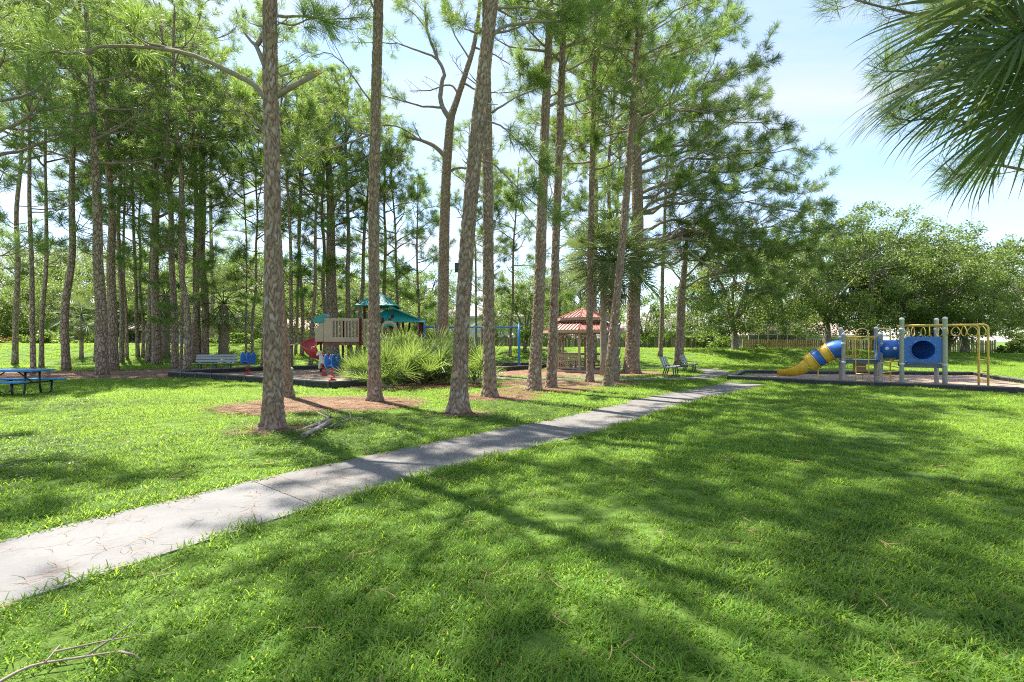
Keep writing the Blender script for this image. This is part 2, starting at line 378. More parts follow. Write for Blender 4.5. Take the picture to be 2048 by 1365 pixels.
# ---- concrete paths: base sheet + separate slabs
def offset_line(pts, w):
    out = []
    for i, p in enumerate(pts):
        d = (pts[min(i+1, len(pts)-1)]-pts[max(i-1, 0)]); d.z = 0; d.normalize(); out.append(p+Vector((d.y, -d.x, 0))*w)
    return out
PATHS = []
def make_path(name, ctrl, width, slab_len, light_until=None):
    pts = catmull([Vector((x, y, 0)) for x, y in ctrl], 24)
    s = [0.0]
    for a, b in zip(pts, pts[1:]): s.append(s[-1]+(b-a).length)
    PATHS.append((np.array([(p.x, p.y) for p in pts]), width/2))
    if light_until == 'JOINT': light_until = s[min(range(len(pts)), key=lambda i: (pts[i]-Vector((-2.42, 5.08, 0))).length)]
    def at(q):
        i = min(max(np.searchsorted(s, q)-1, 0), len(pts)-2); t = (q-s[i])/max(1e-6, s[i+1]-s[i]); return pts[i].lerp(pts[i+1], t)
    l = offset_line(pts, -width/2+.02); r = offset_line(pts, width/2-.02); m = MB()
    for a, b in zip(l, r):
        for p in (a, b): m.v.append((p.x, p.y, gzf(p.x, p.y)+.004))
    for i in range(len(pts)-1): m.face((2*i, 2*i+1, 2*i+3, 2*i+2))
    base = tag(m.build(name, 'pine_straw'), kind='structure')
    q = 0.0; k = 0; cuts = []
    while q < s[-1]-.3:
        ln = slab_len; cuts.append((q, min(q+ln, s[-1]))); q += ln
    if light_until is not None:        # joint between the new and the old concrete
        c2 = []
        for a, b in cuts:
            if a < light_until < b and light_until-a > .25: c2 += [(a, light_until), (light_until, b)]
            else: c2.append((a, b))
        cuts = c2
    if light_until is not None: cuts = [(light_until-6.2, light_until)]+[c for c in cuts if c[1] <= light_until-6.2 or c[0] >= light_until-1e-6]
    for (a, b) in cuts:
        mm = MB(); n = 5; row = []
        for i in range(n+1):
            t = a+.003+(b-a-.006)*i/n; p = at(t); d = (at(min(t+.05, s[-1]))-at(max(t-.05, 0))).normalized(); nrm = Vector((d.y, -d.x, 0))
            row.append((p-nrm*width/2, p+nrm*width/2))
        dz = random.uniform(-.003, .004)
        for top in (1, 0):
            for (p, q2) in row:
                for w in (p, q2): mm.v.append((w.x, w.y, gzf(w.x, w.y)+(.014+dz if top else -.06)))
        o = 2*(n+1)
        for i in range(n): mm.face((2*i, 2*i+1, 2*i+3, 2*i+2))
        for i in range(n):
            mm.face((o+2*i, 2*i, 2*i+2, o+2*i+2)); mm.face((2*i+1, o+2*i+1, o+2*i+3, 2*i+3))
        mm.face((o, o+1, 1, 0)); mm.face((2*n, 2*n+1, o+2*n+1, o+2*n))
        new = light_until is not None and b <= light_until+1e-3
        ob = mm.build('slab', 'concrete_new' if new else 'concrete_old', base, bevel=.004)
        if new and b > light_until-.01: ob['label'] = 'pale newer concrete slab ending at the joint with the dark old path'
    return pts, s
_p, _s = make_path('concrete_path', [(-9.5, -5.5), (-6.2, -.4), (-3.55, 3.45), (-2.35, 5.15), (-.2, 7.75), (1.5, 9.6), (4.4, 13.2), (7.6, 16.7), (8.7, 17.9)], 1.36, 2.6, 'JOINT')
make_path('garden_path', [(-5, 20.2), (-.5, 20.5), (3, 20.6), (5.6, 20.2), (7.6, 20.4), (9.3, 22.4), (10.6, 25), (10.8, 27.6), (9.4, 29.3), (6, 30), (1, 30.2)], 1.25, 1.5)

# ---- pine straw beds and playground surfaces
def blob(cx, cy, rx, ry, rot=0, seed=0, amp=.16, n=72):
    r = np.random.default_rng(seed); ph = r.uniform(0, 6.28, 6); am = r.uniform(.3, 1, 6)/np.array([1, 1.3, 1.8, 2.2, 3, 4]); out = []
    for i in range(n):
        t = 2*math.pi*i/n; k = 1+amp*sum(am[j]*math.sin((j+2)*t+ph[j]) for j in range(6))/1.5
        x = rx*k*math.cos(t); y = ry*k*math.sin(t); out.append((cx+x*math.cos(rot)-y*math.sin(rot), cy+x*math.sin(rot)+y*math.cos(rot)))
    return out
BEDS = []
def bed(name, poly, mat, lift, mound=0.03, rings=6, record=True, label=None):
    poly = np.array(poly); c = poly.mean(0); m = MB(); n = len(poly)
    m.v.append((c[0], c[1], gzf(*c)+lift+mound))
    for k in range(1, rings+1):
        t = k/rings
        for p in poly:
            q = c+(p-c)*t; m.v.append((q[0], q[1], gzf(q[0], q[1])+lift+mound*(1-t*t)+(random.uniform(-.008, .008) if k < rings else -.004)))
    for j in range(n): m.face((0, 1+j, 1+(j+1) % n), True)
    for k in range(rings-1):
        for j in range(n): a = 1+k*n+j; b = 1+k*n+(j+1) % n; m.face((a, a+n, b+n, b), True)
    o = tag(m.build(name, mat), kind='structure')
    if record: BEDS.append(poly)
    return o
bed('pine_straw_bed', blob(-4.7, 12.0, 2.15, 1.5, .08, 3, .2), 'pine_straw', .008, .05)
bed('pine_straw_bed', blob(-17.6, 24.5, 7.6, 4.0, .3, 5, .2), 'pine_straw', .008, .05)
bed('pine_straw_bed', blob(-25.5, 22.2, 5.0, 2.6, -.1, 6, .2), 'pine_straw', .012, .04)
bed('pine_straw_bed', blob(-.45, 13.9, 1.25, .75, .1, 7, .22), 'pine_straw', .008, .04)
bed('pine_straw_bed', blob(1.1, 15.7, 1.5, .75, .15, 8, .22), 'pine_straw', .012, .04)
bed('pine_straw_bed', blob(2.0, 18.3, 3.1, 1.35, .02, 9, .16), 'pine_straw', .008, .03)
bed('pine_straw_bed', blob(3.0, 24.0, 4.6, 2.6, 0, 10, .14), 'pine_straw', .008, .03)
bed('pine_straw_bed', blob(-1.15, 10.55, .5, .3, 0, 12, .25), 'pine_straw', .008, .02)
bed('pine_straw_bed', blob(-4.2, 8.45, .6, .3, 0, 13, .3), 'pine_straw', .008, .02)
bed('pine_straw_bed', blob(-3.4, 17.0, 2.2, 1.0, .1, 14, .15), 'pine_straw', .008, .03)
bed('pine_straw_bed', blob(6.2, 23.2, 1.9, .9, .2, 15, .2), 'pine_straw', .014, .03)
PLAY_R = [(8.87, 19.8), (16.4, 14.0), (18.2, 16.6), (21.2, 22.2), (11.3, 23.5)]
PLAY_L = [(-15.4, 21.7), (-6.05, 16.1), (-3.2, 18.3), (-2.6, 25.2), (-8.7, 27.8), (-13.2, 25.9)]
PLAY_S = [(-2.2, 26.4), (-.9, 24.3), (1.6, 27.2), (2.4, 30.2), (-7.6, 30.4), (-8.0, 28.6)]
def dense(poly, n=12):
    out = []
    for a, b in zip(poly, poly[1:]+poly[:1]):
        for i in range(n): out.append((a[0]+(b[0]-a[0])*i/n, a[1]+(b[1]-a[1])*i/n))
    return out
bed('play_surface', dense(PLAY_R), 'wood_mulch', .03, .03); bed('play_surface', dense(PLAY_L), 'wood_mulch', .03, .03); bed('play_surface', dense(PLAY_S), 'wood_mulch', .03, .02)

def in_poly(px, py, poly):
    poly = np.asarray(poly); ins = np.zeros(len(px), bool); j = len(poly)-1
    for i in range(len(poly)):
        xi, yi = poly[i]; xj, yj = poly[j]
        c = ((yi > py) != (yj > py)) & (px < (xj-xi)*(py-yi)/(yj-yi+1e-12)+xi); ins ^= c; j = i
    return ins
def near_path(px, py, extra):
    bad = np.zeros(len(px), bool)
    for pts, hw in PATHS:
        for a, b in zip(pts[::3], list(pts[3::3])+[pts[-1]]):
            d = b-a; l2 = (d**2).sum()+1e-9; t = np.clip(((px-a[0])*d[0]+(py-a[1])*d[1])/l2, 0, 1)
            bad |= np.hypot(px-a[0]-t*d[0], py-a[1]-t*d[1]) < hw+extra
    return bad

# ---- scattered stuff through geometry nodes (points and the tuft shapes live in one mesh)
def scatter(name, variants, pos, rot, scl, pick, mat, label, cat=None):
    vs = []; fs = []; vid = []; off = 0
    for i, (v, f) in enumerate(variants):
        vs.append(v); fs.append(np.asarray(f)+off); vid += [i+1]*len(v); off += len(v)
    k = len(pos); vs.append(pos); vid += [0]*k
    ks = sorted({f.shape[1] for f in fs}); fl = [np.concatenate([f for f in fs if f.shape[1] == q]) for q in ks]
    me = bpy.data.meshes.new(name); V = np.concatenate(vs)
    me.vertices.add(len(V)); me.vertices.foreach_set('co', V.astype(np.float32).ravel())
    tot = np.concatenate([np.full(len(a), a.shape[1], np.int32) for a in fl]); st = np.concatenate([[0], np.cumsum(tot)[:-1]]).astype(np.int32)
    me.loops.add(int(tot.sum())); me.loops.foreach_set('vertex_index', np.concatenate([a.ravel() for a in fl]).astype(np.int32))
    me.polygons.add(len(tot)); me.polygons.foreach_set('loop_start', st)
    try: me.polygons.foreach_set('loop_total', tot)
    except Exception: pass
    me.materials.append(M[mat]); me.update(calc_edges=True)
    z = np.zeros(len(V)-k)
    for nm, ty, a in (('vid', 'INT', np.array(vid, np.int32)), ('pick', 'INT', np.concatenate([z, pick+1]).astype(np.int32)),
                      ('turn', 'FLOAT', np.concatenate([z, rot]).astype(np.float32)), ('size', 'FLOAT', np.concatenate([z, scl]).astype(np.float32))):
        at = me.attributes.new(nm, ty, 'POINT'); at.data.foreach_set('value', a)
    o = link(name, me); tag(o, label, cat, kind='stuff')
    t = bpy.data.node_groups.new(name, 'GeometryNodeTree')
    t.interface.new_socket('Geometry', in_out='INPUT', socket_type='NodeSocketGeometry'); t.interface.new_socket('Geometry', in_out='OUTPUT', socket_type='NodeSocketGeometry')
    n = t.nodes; l = t.links; gi = n.new('NodeGroupInput'); go = n.new('NodeGroupOutput'); jn = n.new('GeometryNodeJoinGeometry')
    def attr(nm, ty):
        a = n.new('GeometryNodeInputNamedAttribute'); a.data_type = ty; a.inputs['Name'].default_value = nm; return a.outputs['Attribute']
    def eq(sock, v):
        c = n.new('FunctionNodeCompare'); c.data_type = 'INT'; c.operation = 'EQUAL'
        ii = [s for s in c.inputs if s.type == 'INT']; l.new(sock, ii[0]); ii[1].default_value = v; return c.outputs[0]
    def part(v):
        s = n.new('GeometryNodeSeparateGeometry'); s.domain = 'POINT'; l.new(gi.outputs[0], s.inputs[0]); l.new(eq(attr('vid', 'INT'), v), s.inputs[1]); return s.outputs[0]
    pts = part(0); cx = n.new('ShaderNodeCombineXYZ'); l.new(attr('turn', 'FLOAT'), cx.inputs[2]); sz = attr('size', 'FLOAT')
    for i in range(len(variants)):
        ip = n.new('GeometryNodeInstanceOnPoints'); l.new(pts, ip.inputs['Points']); l.new(part(i+1), ip.inputs['Instance'])
        l.new(eq(attr('pick', 'INT'), i+1), ip.inputs['Selection']); l.new(cx.outputs[0], ip.inputs['Rotation']); l.new(sz, ip.inputs['Scale']); l.new(ip.outputs[0], jn.inputs[0])
    l.new(jn.outputs[0], go.inputs[0])
    md = o.modifiers.new('scatter', 'NODES'); md.node_group = t
    return o

def blade_tuft(seed, n, rad, hmin, hmax, w, flat):
    r = np.random.default_rng(seed); V = []; Q = []; 
    for i in range(n):
        a = r.uniform(0, 6.283); d = rad*math.sqrt(r.uniform()); b = np.array([d*math.cos(a), d*math.sin(a), -.006])
        h = r.uniform(hmin, hmax); az = r.uniform(0, 6.283); el = math.radians(r.uniform(*flat)); ww = w*r.uniform(.7, 1.25)
        dr = np.array([math.cos(az)*math.cos(el), math.sin(az)*math.cos(el), math.sin(el)]); sd = np.array([-math.sin(az), math.cos(az), r.uniform(-.4, .4)]); sd /= np.linalg.norm(sd)
        o = len(V); p = b.copy()
        for k, (fw, ln) in enumerate(((.8, 0), (1, .45), (.75, .33), (.12, .22))):
            p = p + dr*h*ln; V += [p-sd*ww*fw/2, p+sd*ww*fw/2]; dr = dr+np.array([math.cos(az)*.22, math.sin(az)*.22, -.22*r.uniform(.1, 1.2)]); dr /= np.linalg.norm(dr)
        for k in range(3): Q.append((o+2*k, o+2*k+1, o+2*k+3, o+2*k+2))
    return np.array(V), np.array(Q)
def ray_pts(r, y0, y1, dens, margin=1.5):
    x1 = 1.075*y1+margin; k = int((y1-y0)*2*x1*dens); x = r.uniform(-x1, x1, k); y = r.uniform(y0, y1, k)
    ok = np.abs(x) < 1.075*y+margin; return x[ok], y[ok]
tufts = [blade_tuft(100+i, 40, .075, .04, .085, .0054, (30, 82)) for i in range(6)]
gr = np.random.default_rng(21); xs = []; ys = []; sc = []
for (a, b, den, s0, s1) in ((.6, 4, 240, .75, 1.15), (4, 7, 170, .8, 1.2), (7, 12, 105, .9, 1.4), (12, 20, 60, 1.1, 1.6), (20, 31, 30, 1.4, 2.0), (31, 46, 15, 1.7, 2.6)):
    x, y = ray_pts(gr, a, b, den); xs.append(x); ys.append(y); sc.append(gr.uniform(s0, s1, len(x)))
xs = np.concatenate(xs); ys = np.concatenate(ys); sc = np.concatenate(sc)
bad = near_path(xs, ys, -.025)
edge = np.zeros(len(xs), bool)
for b in BEDS:
    jit = gr.normal(0, .26, (2, len(xs))); bad |= in_poly(xs+jit[0], ys+jit[1], b)
bad |= (np.hypot(xs-3.72, ys-25.6) < 2.3)
xs, ys, sc = xs[~bad], ys[~bad], sc[~bad]
# uneven turf: thicker and thinner, taller along the path edge
thin = np.sin(xs*1.1+2*np.sin(ys*.6))*np.sin(ys*.9+1.7*np.sin(xs*.45)); keep = gr.uniform(size=len(xs)) < .74+.28*thin
xs, ys, sc, thin = xs[keep], ys[keep], sc[keep], thin[keep]
sc = sc*(1+.18*thin)*np.exp(gr.normal(0, .13, len(sc))); tall = near_path(xs, ys, .17) & (ys < 14); sc[tall] *= 1.4
pos = np.stack([xs, ys, gz(xs, ys)+.001], -1)
scatter('lawn_grass', tufts, pos, gr.uniform(0, 6.28, len(xs)), sc, gr.integers(0, 6, len(xs)), 'grass_blade', 'short green lawn grass covering the park ground')

def straw_tuft(seed, n, rad, ln, w):
    r = np.random.default_rng(seed); V = []; Q = []
    for i in range(n):
        c = np.array([*(r.normal(0, rad, 2)), r.uniform(.001, .012)]); az = r.uniform(0, 6.283); h = ln*r.uniform(.6, 1.2); bend = r.uniform(-.5, .5); o = len(V); p = c
        for k in range(4):
            d = np.array([math.cos(az+bend*k), math.sin(az+bend*k), 0]); sd = np.array([-d[1], d[0], 0]); ww = w*(1 if k < 3 else .3)
            V += [p-sd*ww/2, p+sd*ww/2+np.array([0, 0, .0008])]; p = p+d*h/3+np.array([0, 0, r.uniform(-.001, .003)])
        for k in range(3): Q.append((o+2*k, o+2*k+1, o+2*k+3, o+2*k+2))
    return np.array(V), np.array(Q)
st = [straw_tuft(200+i, 12, .06, .18, .0048) for i in range(4)]
X = []; Y = []
for bi, b in enumerate(BEDS[:11]):
    lo = b.min(0)-.3; hi = b.max(0)+.3; far = b[:, 1].mean() > 18; k = int((hi-lo).prod()*(16 if far else 150)); x = gr.uniform(lo[0], hi[0], k); y = gr.uniform(lo[1], hi[1], k)
    ok = in_poly(x+gr.normal(0, .24, k), y+gr.normal(0, .24, k), b); X.append(x[ok]); Y.append(y[ok])
X = np.concatenate(X); Y = np.concatenate(Y)
scatter('pine_straw', st, np.stack([X, Y, gz(X, Y)+.02+.03*gr.uniform(size=len(X))], -1), gr.uniform(0, 6.28, len(X)), gr.uniform(.8, 1.5, len(X)), gr.integers(0, 4, len(X)), 'straw', 'brown pine straw strewn over the tree beds')
# single needles lying on path and turf
one = [straw_tuft(300+i, 3, .03, .15, .0034) for i in range(5)]
x, y = ray_pts(gr, 1.5, 13, 16); onp = near_path(x, y, -.03)
sel = onp | (gr.uniform(size=len(x)) < .16); x, y, onp = x[sel], y[sel], onp[sel]
scatter('fallen_needles', one, np.stack([x, y, gz(x, y)+np.where(onp, .020, .055)], -1), gr.uniform(0, 6.28, len(x)), gr.uniform(.7, 1.25, len(x)), gr.integers(0, 5, len(x)), 'straw', 'loose brown pine needles lying on path and grass')

# broad-leaved ground cover growing through the turf left of the path
def clover_tuft(seed):
    r = np.random.default_rng(seed); V = []; Q = []
    for i in range(14):
        c = np.array([*r.normal(0, .06, 2), r.uniform(.025, .06)]); s = r.uniform(.009, .016); a = r.uniform(0, 6.28); t = r.normal(0, .3, 2)
        for k in range(3):
            b = a+k*2.094; u = np.array([math.cos(b), math.sin(b), t[0]*.5]); w = np.array([-math.sin(b), math.cos(b), t[1]*.5]); o = len(V); V += [c, c+u*s-w*s*.6, c+u*s*1.7, c+u*s+w*s*.6]; Q.append((o, o+1, o+2, o+3))
    return np.array(V), np.array(Q)
x, y = ray_pts(gr, 4, 13, 50); m_ = (np.sin(x*.8+1)*np.sin(y*.7+.4*x)+gr.normal(0, .35, len(x)) > .35) & (x < .75*y-6.0) & ~near_path(x, y, .02)
for b in BEDS: m_ &= ~in_poly(x, y, b)
x, y = x[m_], y[m_]
scatter('clover', [clover_tuft(700+i) for i in range(3)], np.stack([x, y, gz(x, y)], -1), gr.uniform(0, 6.28, len(x)), gr.uniform(.9, 1.6, len(x)), gr.integers(0, 3, len(x)), 'shrub_leaf', 'low broad-leaved weeds growing in the lawn left of the path')
# ================================================================== TREES
def unit(v): return v/(np.linalg.norm(v)+1e-12)
def needle_mesh(C, A, K, ln, w, r):
    """starburst tufts of long needles: one thin triangle each"""
    n = len(C); C = np.repeat(C, K, 0); A = np.repeat(A, K, 0); m = n*K
    R = r.normal(size=(m, 3)); R -= (R*A).sum(1, keepdims=True)*A; R /= np.linalg.norm(R, axis=1, keepdims=True)+1e-9
    th = np.radians(r.uniform(5, 72, m))[:, None]; D = A*np.cos(th)+R*np.sin(th); D[:, 2] -= .12; D /= np.linalg.norm(D, axis=1, keepdims=True)
    S = C-A*r.uniform(0, .16, m)[:, None]*(ln/.22); lens = (ln*r.uniform(.65, 1.15, m))[:, None]
    W = np.cross(D, r.normal(size=(m, 3))); W /= np.linalg.norm(W, axis=1, keepdims=True)+1e-9; W *= w/2
    mid = S+D*lens*.55; tip = S+D*lens; tip[:, 2] -= .10*lens[:, 0]
    V = np.empty((m, 4, 3)); V[:, 0] = S; V[:, 1] = mid-W; V[:, 2] = tip; V[:, 3] = mid+W
    i = np.arange(m)[:, None]*4
    return V.reshape(-1, 3), np.concatenate([i, i+1, i+2, i+3], 1)
class TreeB:
    def __init__(s, seed): s.r = np.random.default_rng(seed); s.b = MB(); s.c = []; s.a = []
    def clump(s, p, d): s.c.append(np.array(p)); s.a.append(unit(np.array(d)))
    def twig(s, p, d, ln, r, clump=True):
        e = p+d*ln; mid = p+d*ln*.55+s.r.normal(0, .04*ln, 3); s.b.tube([p, mid, e], [r, r*.8, r*.55], 3, False)
        if clump: s.clump(e, d+np.array([0, 0, .25]))
    def limb(s, pts, r0, r1, f0=.35, nsub=7, sub=1.2, dead=False, ntw=4, jit=.05):
        r = s.r; pts = [np.array(p, float) for p in pts]
        # resample with a little gnarl
        cp = [np.array(v) for v in catmull(pts, 4)]; k = len(cp); tot = sum(np.linalg.norm(b-a) for a, b in zip(cp, cp[1:]))
        cp = [cp[0]]+[p+r.normal(0, jit*tot/12, 3) for p in cp[1:]]
        rad = [r0+(r1-r0)*(i/(k-1))**.8 for i in range(k)]; s.b.tube(cp, rad, 6, True)
        for j in range(nsub):
            t = f0+(1-f0)*(j+r.uniform(.1, .9))/nsub; i = min(int(t*(k-1)), k-2); p = cp[i]+(cp[i+1]-cp[i])*(t*(k-1)-i); d = unit(cp[i+1]-cp[i])
            sd = np.cross(d, [0, 0, 1]); sd = unit(sd)*(1 if j % 2 else -1); ang = math.radians(r.uniform(30, 75)); el = r.uniform(-.25, .65)
            dd = unit(d*math.cos(ang)+sd*math.sin(ang)+np.array([0, 0, el])); L_ = sub*r.uniform(.5, 1.15)*(1.1-.55*t)
            q = [p]; cur = dd
            for _ in range(3): q.append(q[-1]+cur*L_/3); cur = unit(cur+r.normal(0, .22, 3)+np.array([0, 0, .12]))
            rr = max(.006, rad[i]*.5); s.b.tube(q, [rr, rr*.8, rr*.6, rr*.4], 4, False)
            n = ntw if not dead else max(1, ntw//2)
            for w in range(n):
                u = r.uniform(.3, 1); ii = min(int(u*3), 2); pp = q[ii]+(q[ii+1]-q[ii])*(u*3-ii); dr = unit(unit(q[ii+1]-q[ii])+r.normal(0, .65, 3)+np.array([0, 0, .25]))
                s.twig(pp, dr, r.uniform(.2, .5)*min(1, sub), .007, not dead)
            if not dead: s.clump(q[-1], cur)
        if not dead:
            s.clump(cp[-1], cp[-1]-cp[-2])
            for _ in range(3): s.twig(cp[-1], unit(unit(cp[-1]-cp[-2])+r.normal(0, .5, 3)+np.array([0, 0, .3])), r.uniform(.15, .35), .008)
    def crown(s, spine, zb, zt, cr, n, r0, dense=1.0, az0=0, flat=.25):
        """limbs spiralling up the trunk from height zb to zt"""
        r = s.r
        for i in range(n):
            t = (i+r.uniform(0, .8))/n; z = zb+(zt-zb)*t; p = spine(z); az = az0+i*2.4+r.normal(0, .4)
            L_ = cr*(.45+.75*math.sin(math.pi*min(1, .18+.82*t)))*r.uniform(.65, 1.15)*(1-.35*t); el = flat+r.uniform(-.25, .45)+.5*t
            d = unit(np.array([math.cos(az), math.sin(az), el])); q = [p]; cur = d
            for k in range(3): q.append(q[-1]+cur*L_/3); cur = unit(cur+r.normal(0, .18, 3)+np.array([0, 0, .10]))
            s.limb(q, max(.02, r0*(1-.55*t)), .01, .32, max(3, int(5*dense*min(1.3, L_/2.2))), .42*L_+.35, False, 3)
    def split_limb(s, root):
        s.b.build('limb', 'branch_bark', root); s.b = MB()
    def finish(s, root, K=34, ln=.24, w=.008, mat='needle', bmat='branch_bark'):
        if s.b.v: s.b.build('branches', bmat, root)
        if s.c:
            v, f = needle_mesh(np.array(s.c), np.array(s.a), K, ln, w, s.r)
            link('crown', np_mesh('crown', v, f, mat), root)
def bark_trunk(name, root, pts, rad, seed, mat='bark_near', nth=68, dz=.030, plate=(.088, .16), depth=.024, flare=.5):
    """trunk with real bark plates: jittered cells give raised plates and furrows"""
    r = np.random.default_rng(seed); sp = catmull(pts, 10); sp = np.array([tuple(p) for p in sp]); z = sp[:, 2]
    zz = np.arange(-.08, z[-1], dz); cx = np.interp(zz, z, sp[:, 0]); cy = np.interp(zz, z, sp[:, 1])
    rz = np.interp(zz, [p[0] for p in rad], [p[1] for p in rad]); th = np.linspace(0, 2*np.pi, nth, endpoint=False)
    T, Z = np.meshgrid(th, zz); R0 = rz[:, None]*np.ones_like(T)
    circ = 2*np.pi*np.mean(rz[:max(4, len(rz)//2)]); nc = max(5, int(circ/plate[0])); nr = int((zz[-1]+.3)/plate[1])+3
    U = T/(2*np.pi)*nc; W = (Z+.15)/plate[1]; U = U+.35*np.sin(Z*9+T*2)+.16*np.sin(Z*23+T*5); W = W+.35*np.sin(T*5+Z*3.1)+.22*np.sin(T*9+Z*8+seed); iu = np.floor(U).astype(int); iw = np.floor(W).astype(int)
    ju = r.uniform(.05, .95, (nr+3, nc)); jw = r.uniform(.05, .95, (nr+3, nc)); hv = r.uniform(0, 1, (nr+3, nc))
    f1 = np.full(T.shape, 9.0); f2 = np.full(T.shape, 9.0); cell = np.zeros(T.shape)
    for du in (-1, 0, 1):
        for dw in (-1, 0, 1):
            a = (iu+du) % nc; b = np.clip(iw+dw, 0, nr+2); d = np.hypot(iu+du+ju[b, a]-U, iw+dw+jw[b, a]-W); h = hv[b, a]
            c = d < f1; f2 = np.where(c, f1, np.minimum(f2, d)); cell = np.where(c, h, cell); f1 = np.where(c, d, f1)
    e = np.clip((f2-f1)/(.16+.3*cell), 0, 1); fur = 1-e; R = R0+depth*(cell*.7+.5)*np.sqrt(e)-depth*.5+r.normal(0, depth*.13, T.shape)+depth*.22*np.sin(U*9.1+3*np.sin(W*2.3))*np.sin(W*6.7+2*np.sin(U*3.1))
    R *= 1+flare*np.exp(-np.maximum(Z, 0)/.26)*(.75+.4*np.sin(T*4+seed)+.2*np.sin(T*7+2*seed))
    V = np.stack([cx[:, None]+R*np.cos(T), cy[:, None]+R*np.sin(T), Z], -1).reshape(-1, 3); I = np.arange(T.size).reshape(T.shape); J = np.roll(I, -1, 1)
    Fq = np.stack([I[:-1], J[:-1], J[1:], I[1:]], -1).reshape(-1, 4)
    return link(name, np_mesh(name, V, Fq, mat, True, {'plate': cell.ravel(), 'furrow': fur.ravel()}), root)
def spine_of(pts):
    sp = np.array([tuple(p) for p in catmull(pts, 10)]); return lambda z: np.array([np.interp(z, sp[:, 2], sp[:, 0]), np.interp(z, sp[:, 2], sp[:, 1]), z])

def front_pine(px, label, radii, limbs, crown=None, seed=1, near=True, K=54, w=.011, ln=.30, cat='tree', group=None, depth=None, mat='needle', stubs=()):
    """px: trunk pixels from the base up; radii: pixel width -> metres; limbs: pixel polylines with depth offsets"""
    base = G(*px[0]) if depth is None else P(px[0][0], px[0][1], depth); d = base.y; base.z = gzf(base.x, base.y)
    root = empty('pine_tree', base, 0, label, cat, group); loc = lambda x, y, o=0: P(x, y, d+o)-base
    pts = [loc(x, y) for x, y in px]; pts[0].z = -.08
    rad = [((loc(0, y)).z, wd/F*d/2*(.94 if near else 1)) for y, wd in radii]; rad.sort(); top = pts[-1].z; rad.append((top+.5, .03)); rad.insert(0, (-.2, rad[0][1]))
    if near: bark_trunk('trunk', root, pts, rad, seed)
    else:
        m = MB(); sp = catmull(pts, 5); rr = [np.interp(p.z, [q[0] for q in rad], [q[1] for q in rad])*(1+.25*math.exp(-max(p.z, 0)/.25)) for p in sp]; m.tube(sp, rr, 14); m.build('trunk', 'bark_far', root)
    T = TreeB(seed)
    for lb in limbs:
        q = [loc(*p) for p in lb['p']]; T.limb(q, lb.get('r', .045), lb.get('r1', .012), lb.get('f0', .45), lb.get('n', 6), lb.get('sub', .9), lb.get('dead', False), lb.get('tw', 4), lb.get('jit', .05)); T.split_limb(root)
    if near:                                  # short dead stubs left on the bare trunk
        sf = spine_of(pts)
        for i in range(9):
            z = T.r.uniform(1.2, min(top, 7.5)); az = T.r.uniform(0, 6.28); dv = np.array([math.cos(az), math.sin(az), T.r.uniform(-.1, .5)]); r_ = np.interp(z, [q[0] for q in rad], [q[1] for q in rad]); p0 = sf(z)+dv*r_*.7; ln_ = T.r.uniform(.07, .32); m_ = MB(); m_.tube([p0, p0+dv*(r_*.3+ln_*.5), p0+dv*(r_*.3+ln_)+np.array([0, 0, .03])], [.016, .012, .006], 6); m_.build('stub', 'deadwood', root)
    if crown: T.crown(spine_of(pts), crown['zb'], min(crown['zt'], top), crown['cr'], crown['n'], crown.get('r', .05), crown.get('dense', 1), crown.get('az', 0))
    T.finish(root, K, ln, w, mat)
    for sb in stubs:                      # snapped limbs with a pale torn end
        q = [loc(*p) for p in sb]; m = MB(); m.tube(q, [.052, .046, .042][:len(q)], 9); st_ = m.build('broken_limb', 'branch_bark', root)
        e = q[-1]; dr = (q[-1]-q[-2]).normalized(); m = MB(); u, w2 = frame_of(dr)
        for j in range(6):
            a = e-dr*.03+(u*math.cos(j)+w2*math.sin(j))*.022; m.tube([a, a+dr*random.uniform(.06, .15), a+dr*random.uniform(.16, .24)], [.016, .012, .003], 4)
        m.build('torn_wood', 'raw_wood', st_)
    return root

front_pine([(545, 862), (546, 700), (546, 500), (544, 300), (541, 180), (540, 60), (541, -60), (548, -350), (554, -640), (560, -1000)],
  'stout rough-barked pine nearest the path with a snapped limb on its right', [(862, 39), (760, 35), (600, 32), (300, 30), (100, 27), (-200, 23), (-640, 17), (-1000, 7)],
  [dict(p=[(538, 205), (505, 168), (455, 141), (405, 118), (340, 100), (270, 93), (210, 92, -.2), (160, 106, -.4), (95, 103, -.6)], r=.055, r1=.018, f0=.5, n=6, sub=.75, tw=3, jit=.02),
   dict(p=[(365, 103), (320, 92), (280, 80), (240, 40, -.3), (205, 20, -.3)], r=.025, r1=.012, f0=.5, n=3, sub=.6),
   dict(p=[(533, 140), (514, 95), (502, 82), (488, 64)], r=.05, r1=.02, dead=True, n=0, jit=.01),
   dict(p=[(512, 92), (530, 62), (541, 45), (537, 15), (525, -15), (505, -80)], r=.042, r1=.03, f0=.8, n=4),
   dict(p=[(533, 265), (500, 232), (450, 188)], r=.022, r1=.008, dead=True, n=3, sub=.5), dict(p=[(530, 290), (503, 258), (482, 232)], r=.024, r1=.008, dead=True, n=2, sub=.4),
   dict(p=[(560, 153), (574, 148), (586, 144)], r=.02, r1=.014, dead=True, n=0), dict(p=[(556, 45), (590, 50), (620, 37), (652, 42)], r=.02, r1=.008, f0=.3, n=6, sub=.4, tw=3)],
  dict(zb=9.6, zt=16.4, cr=3.7, n=28, dense=1.5), 31, K=46, w=.008, stubs=[[(553, 192), (590, 170), (629, 150)]])
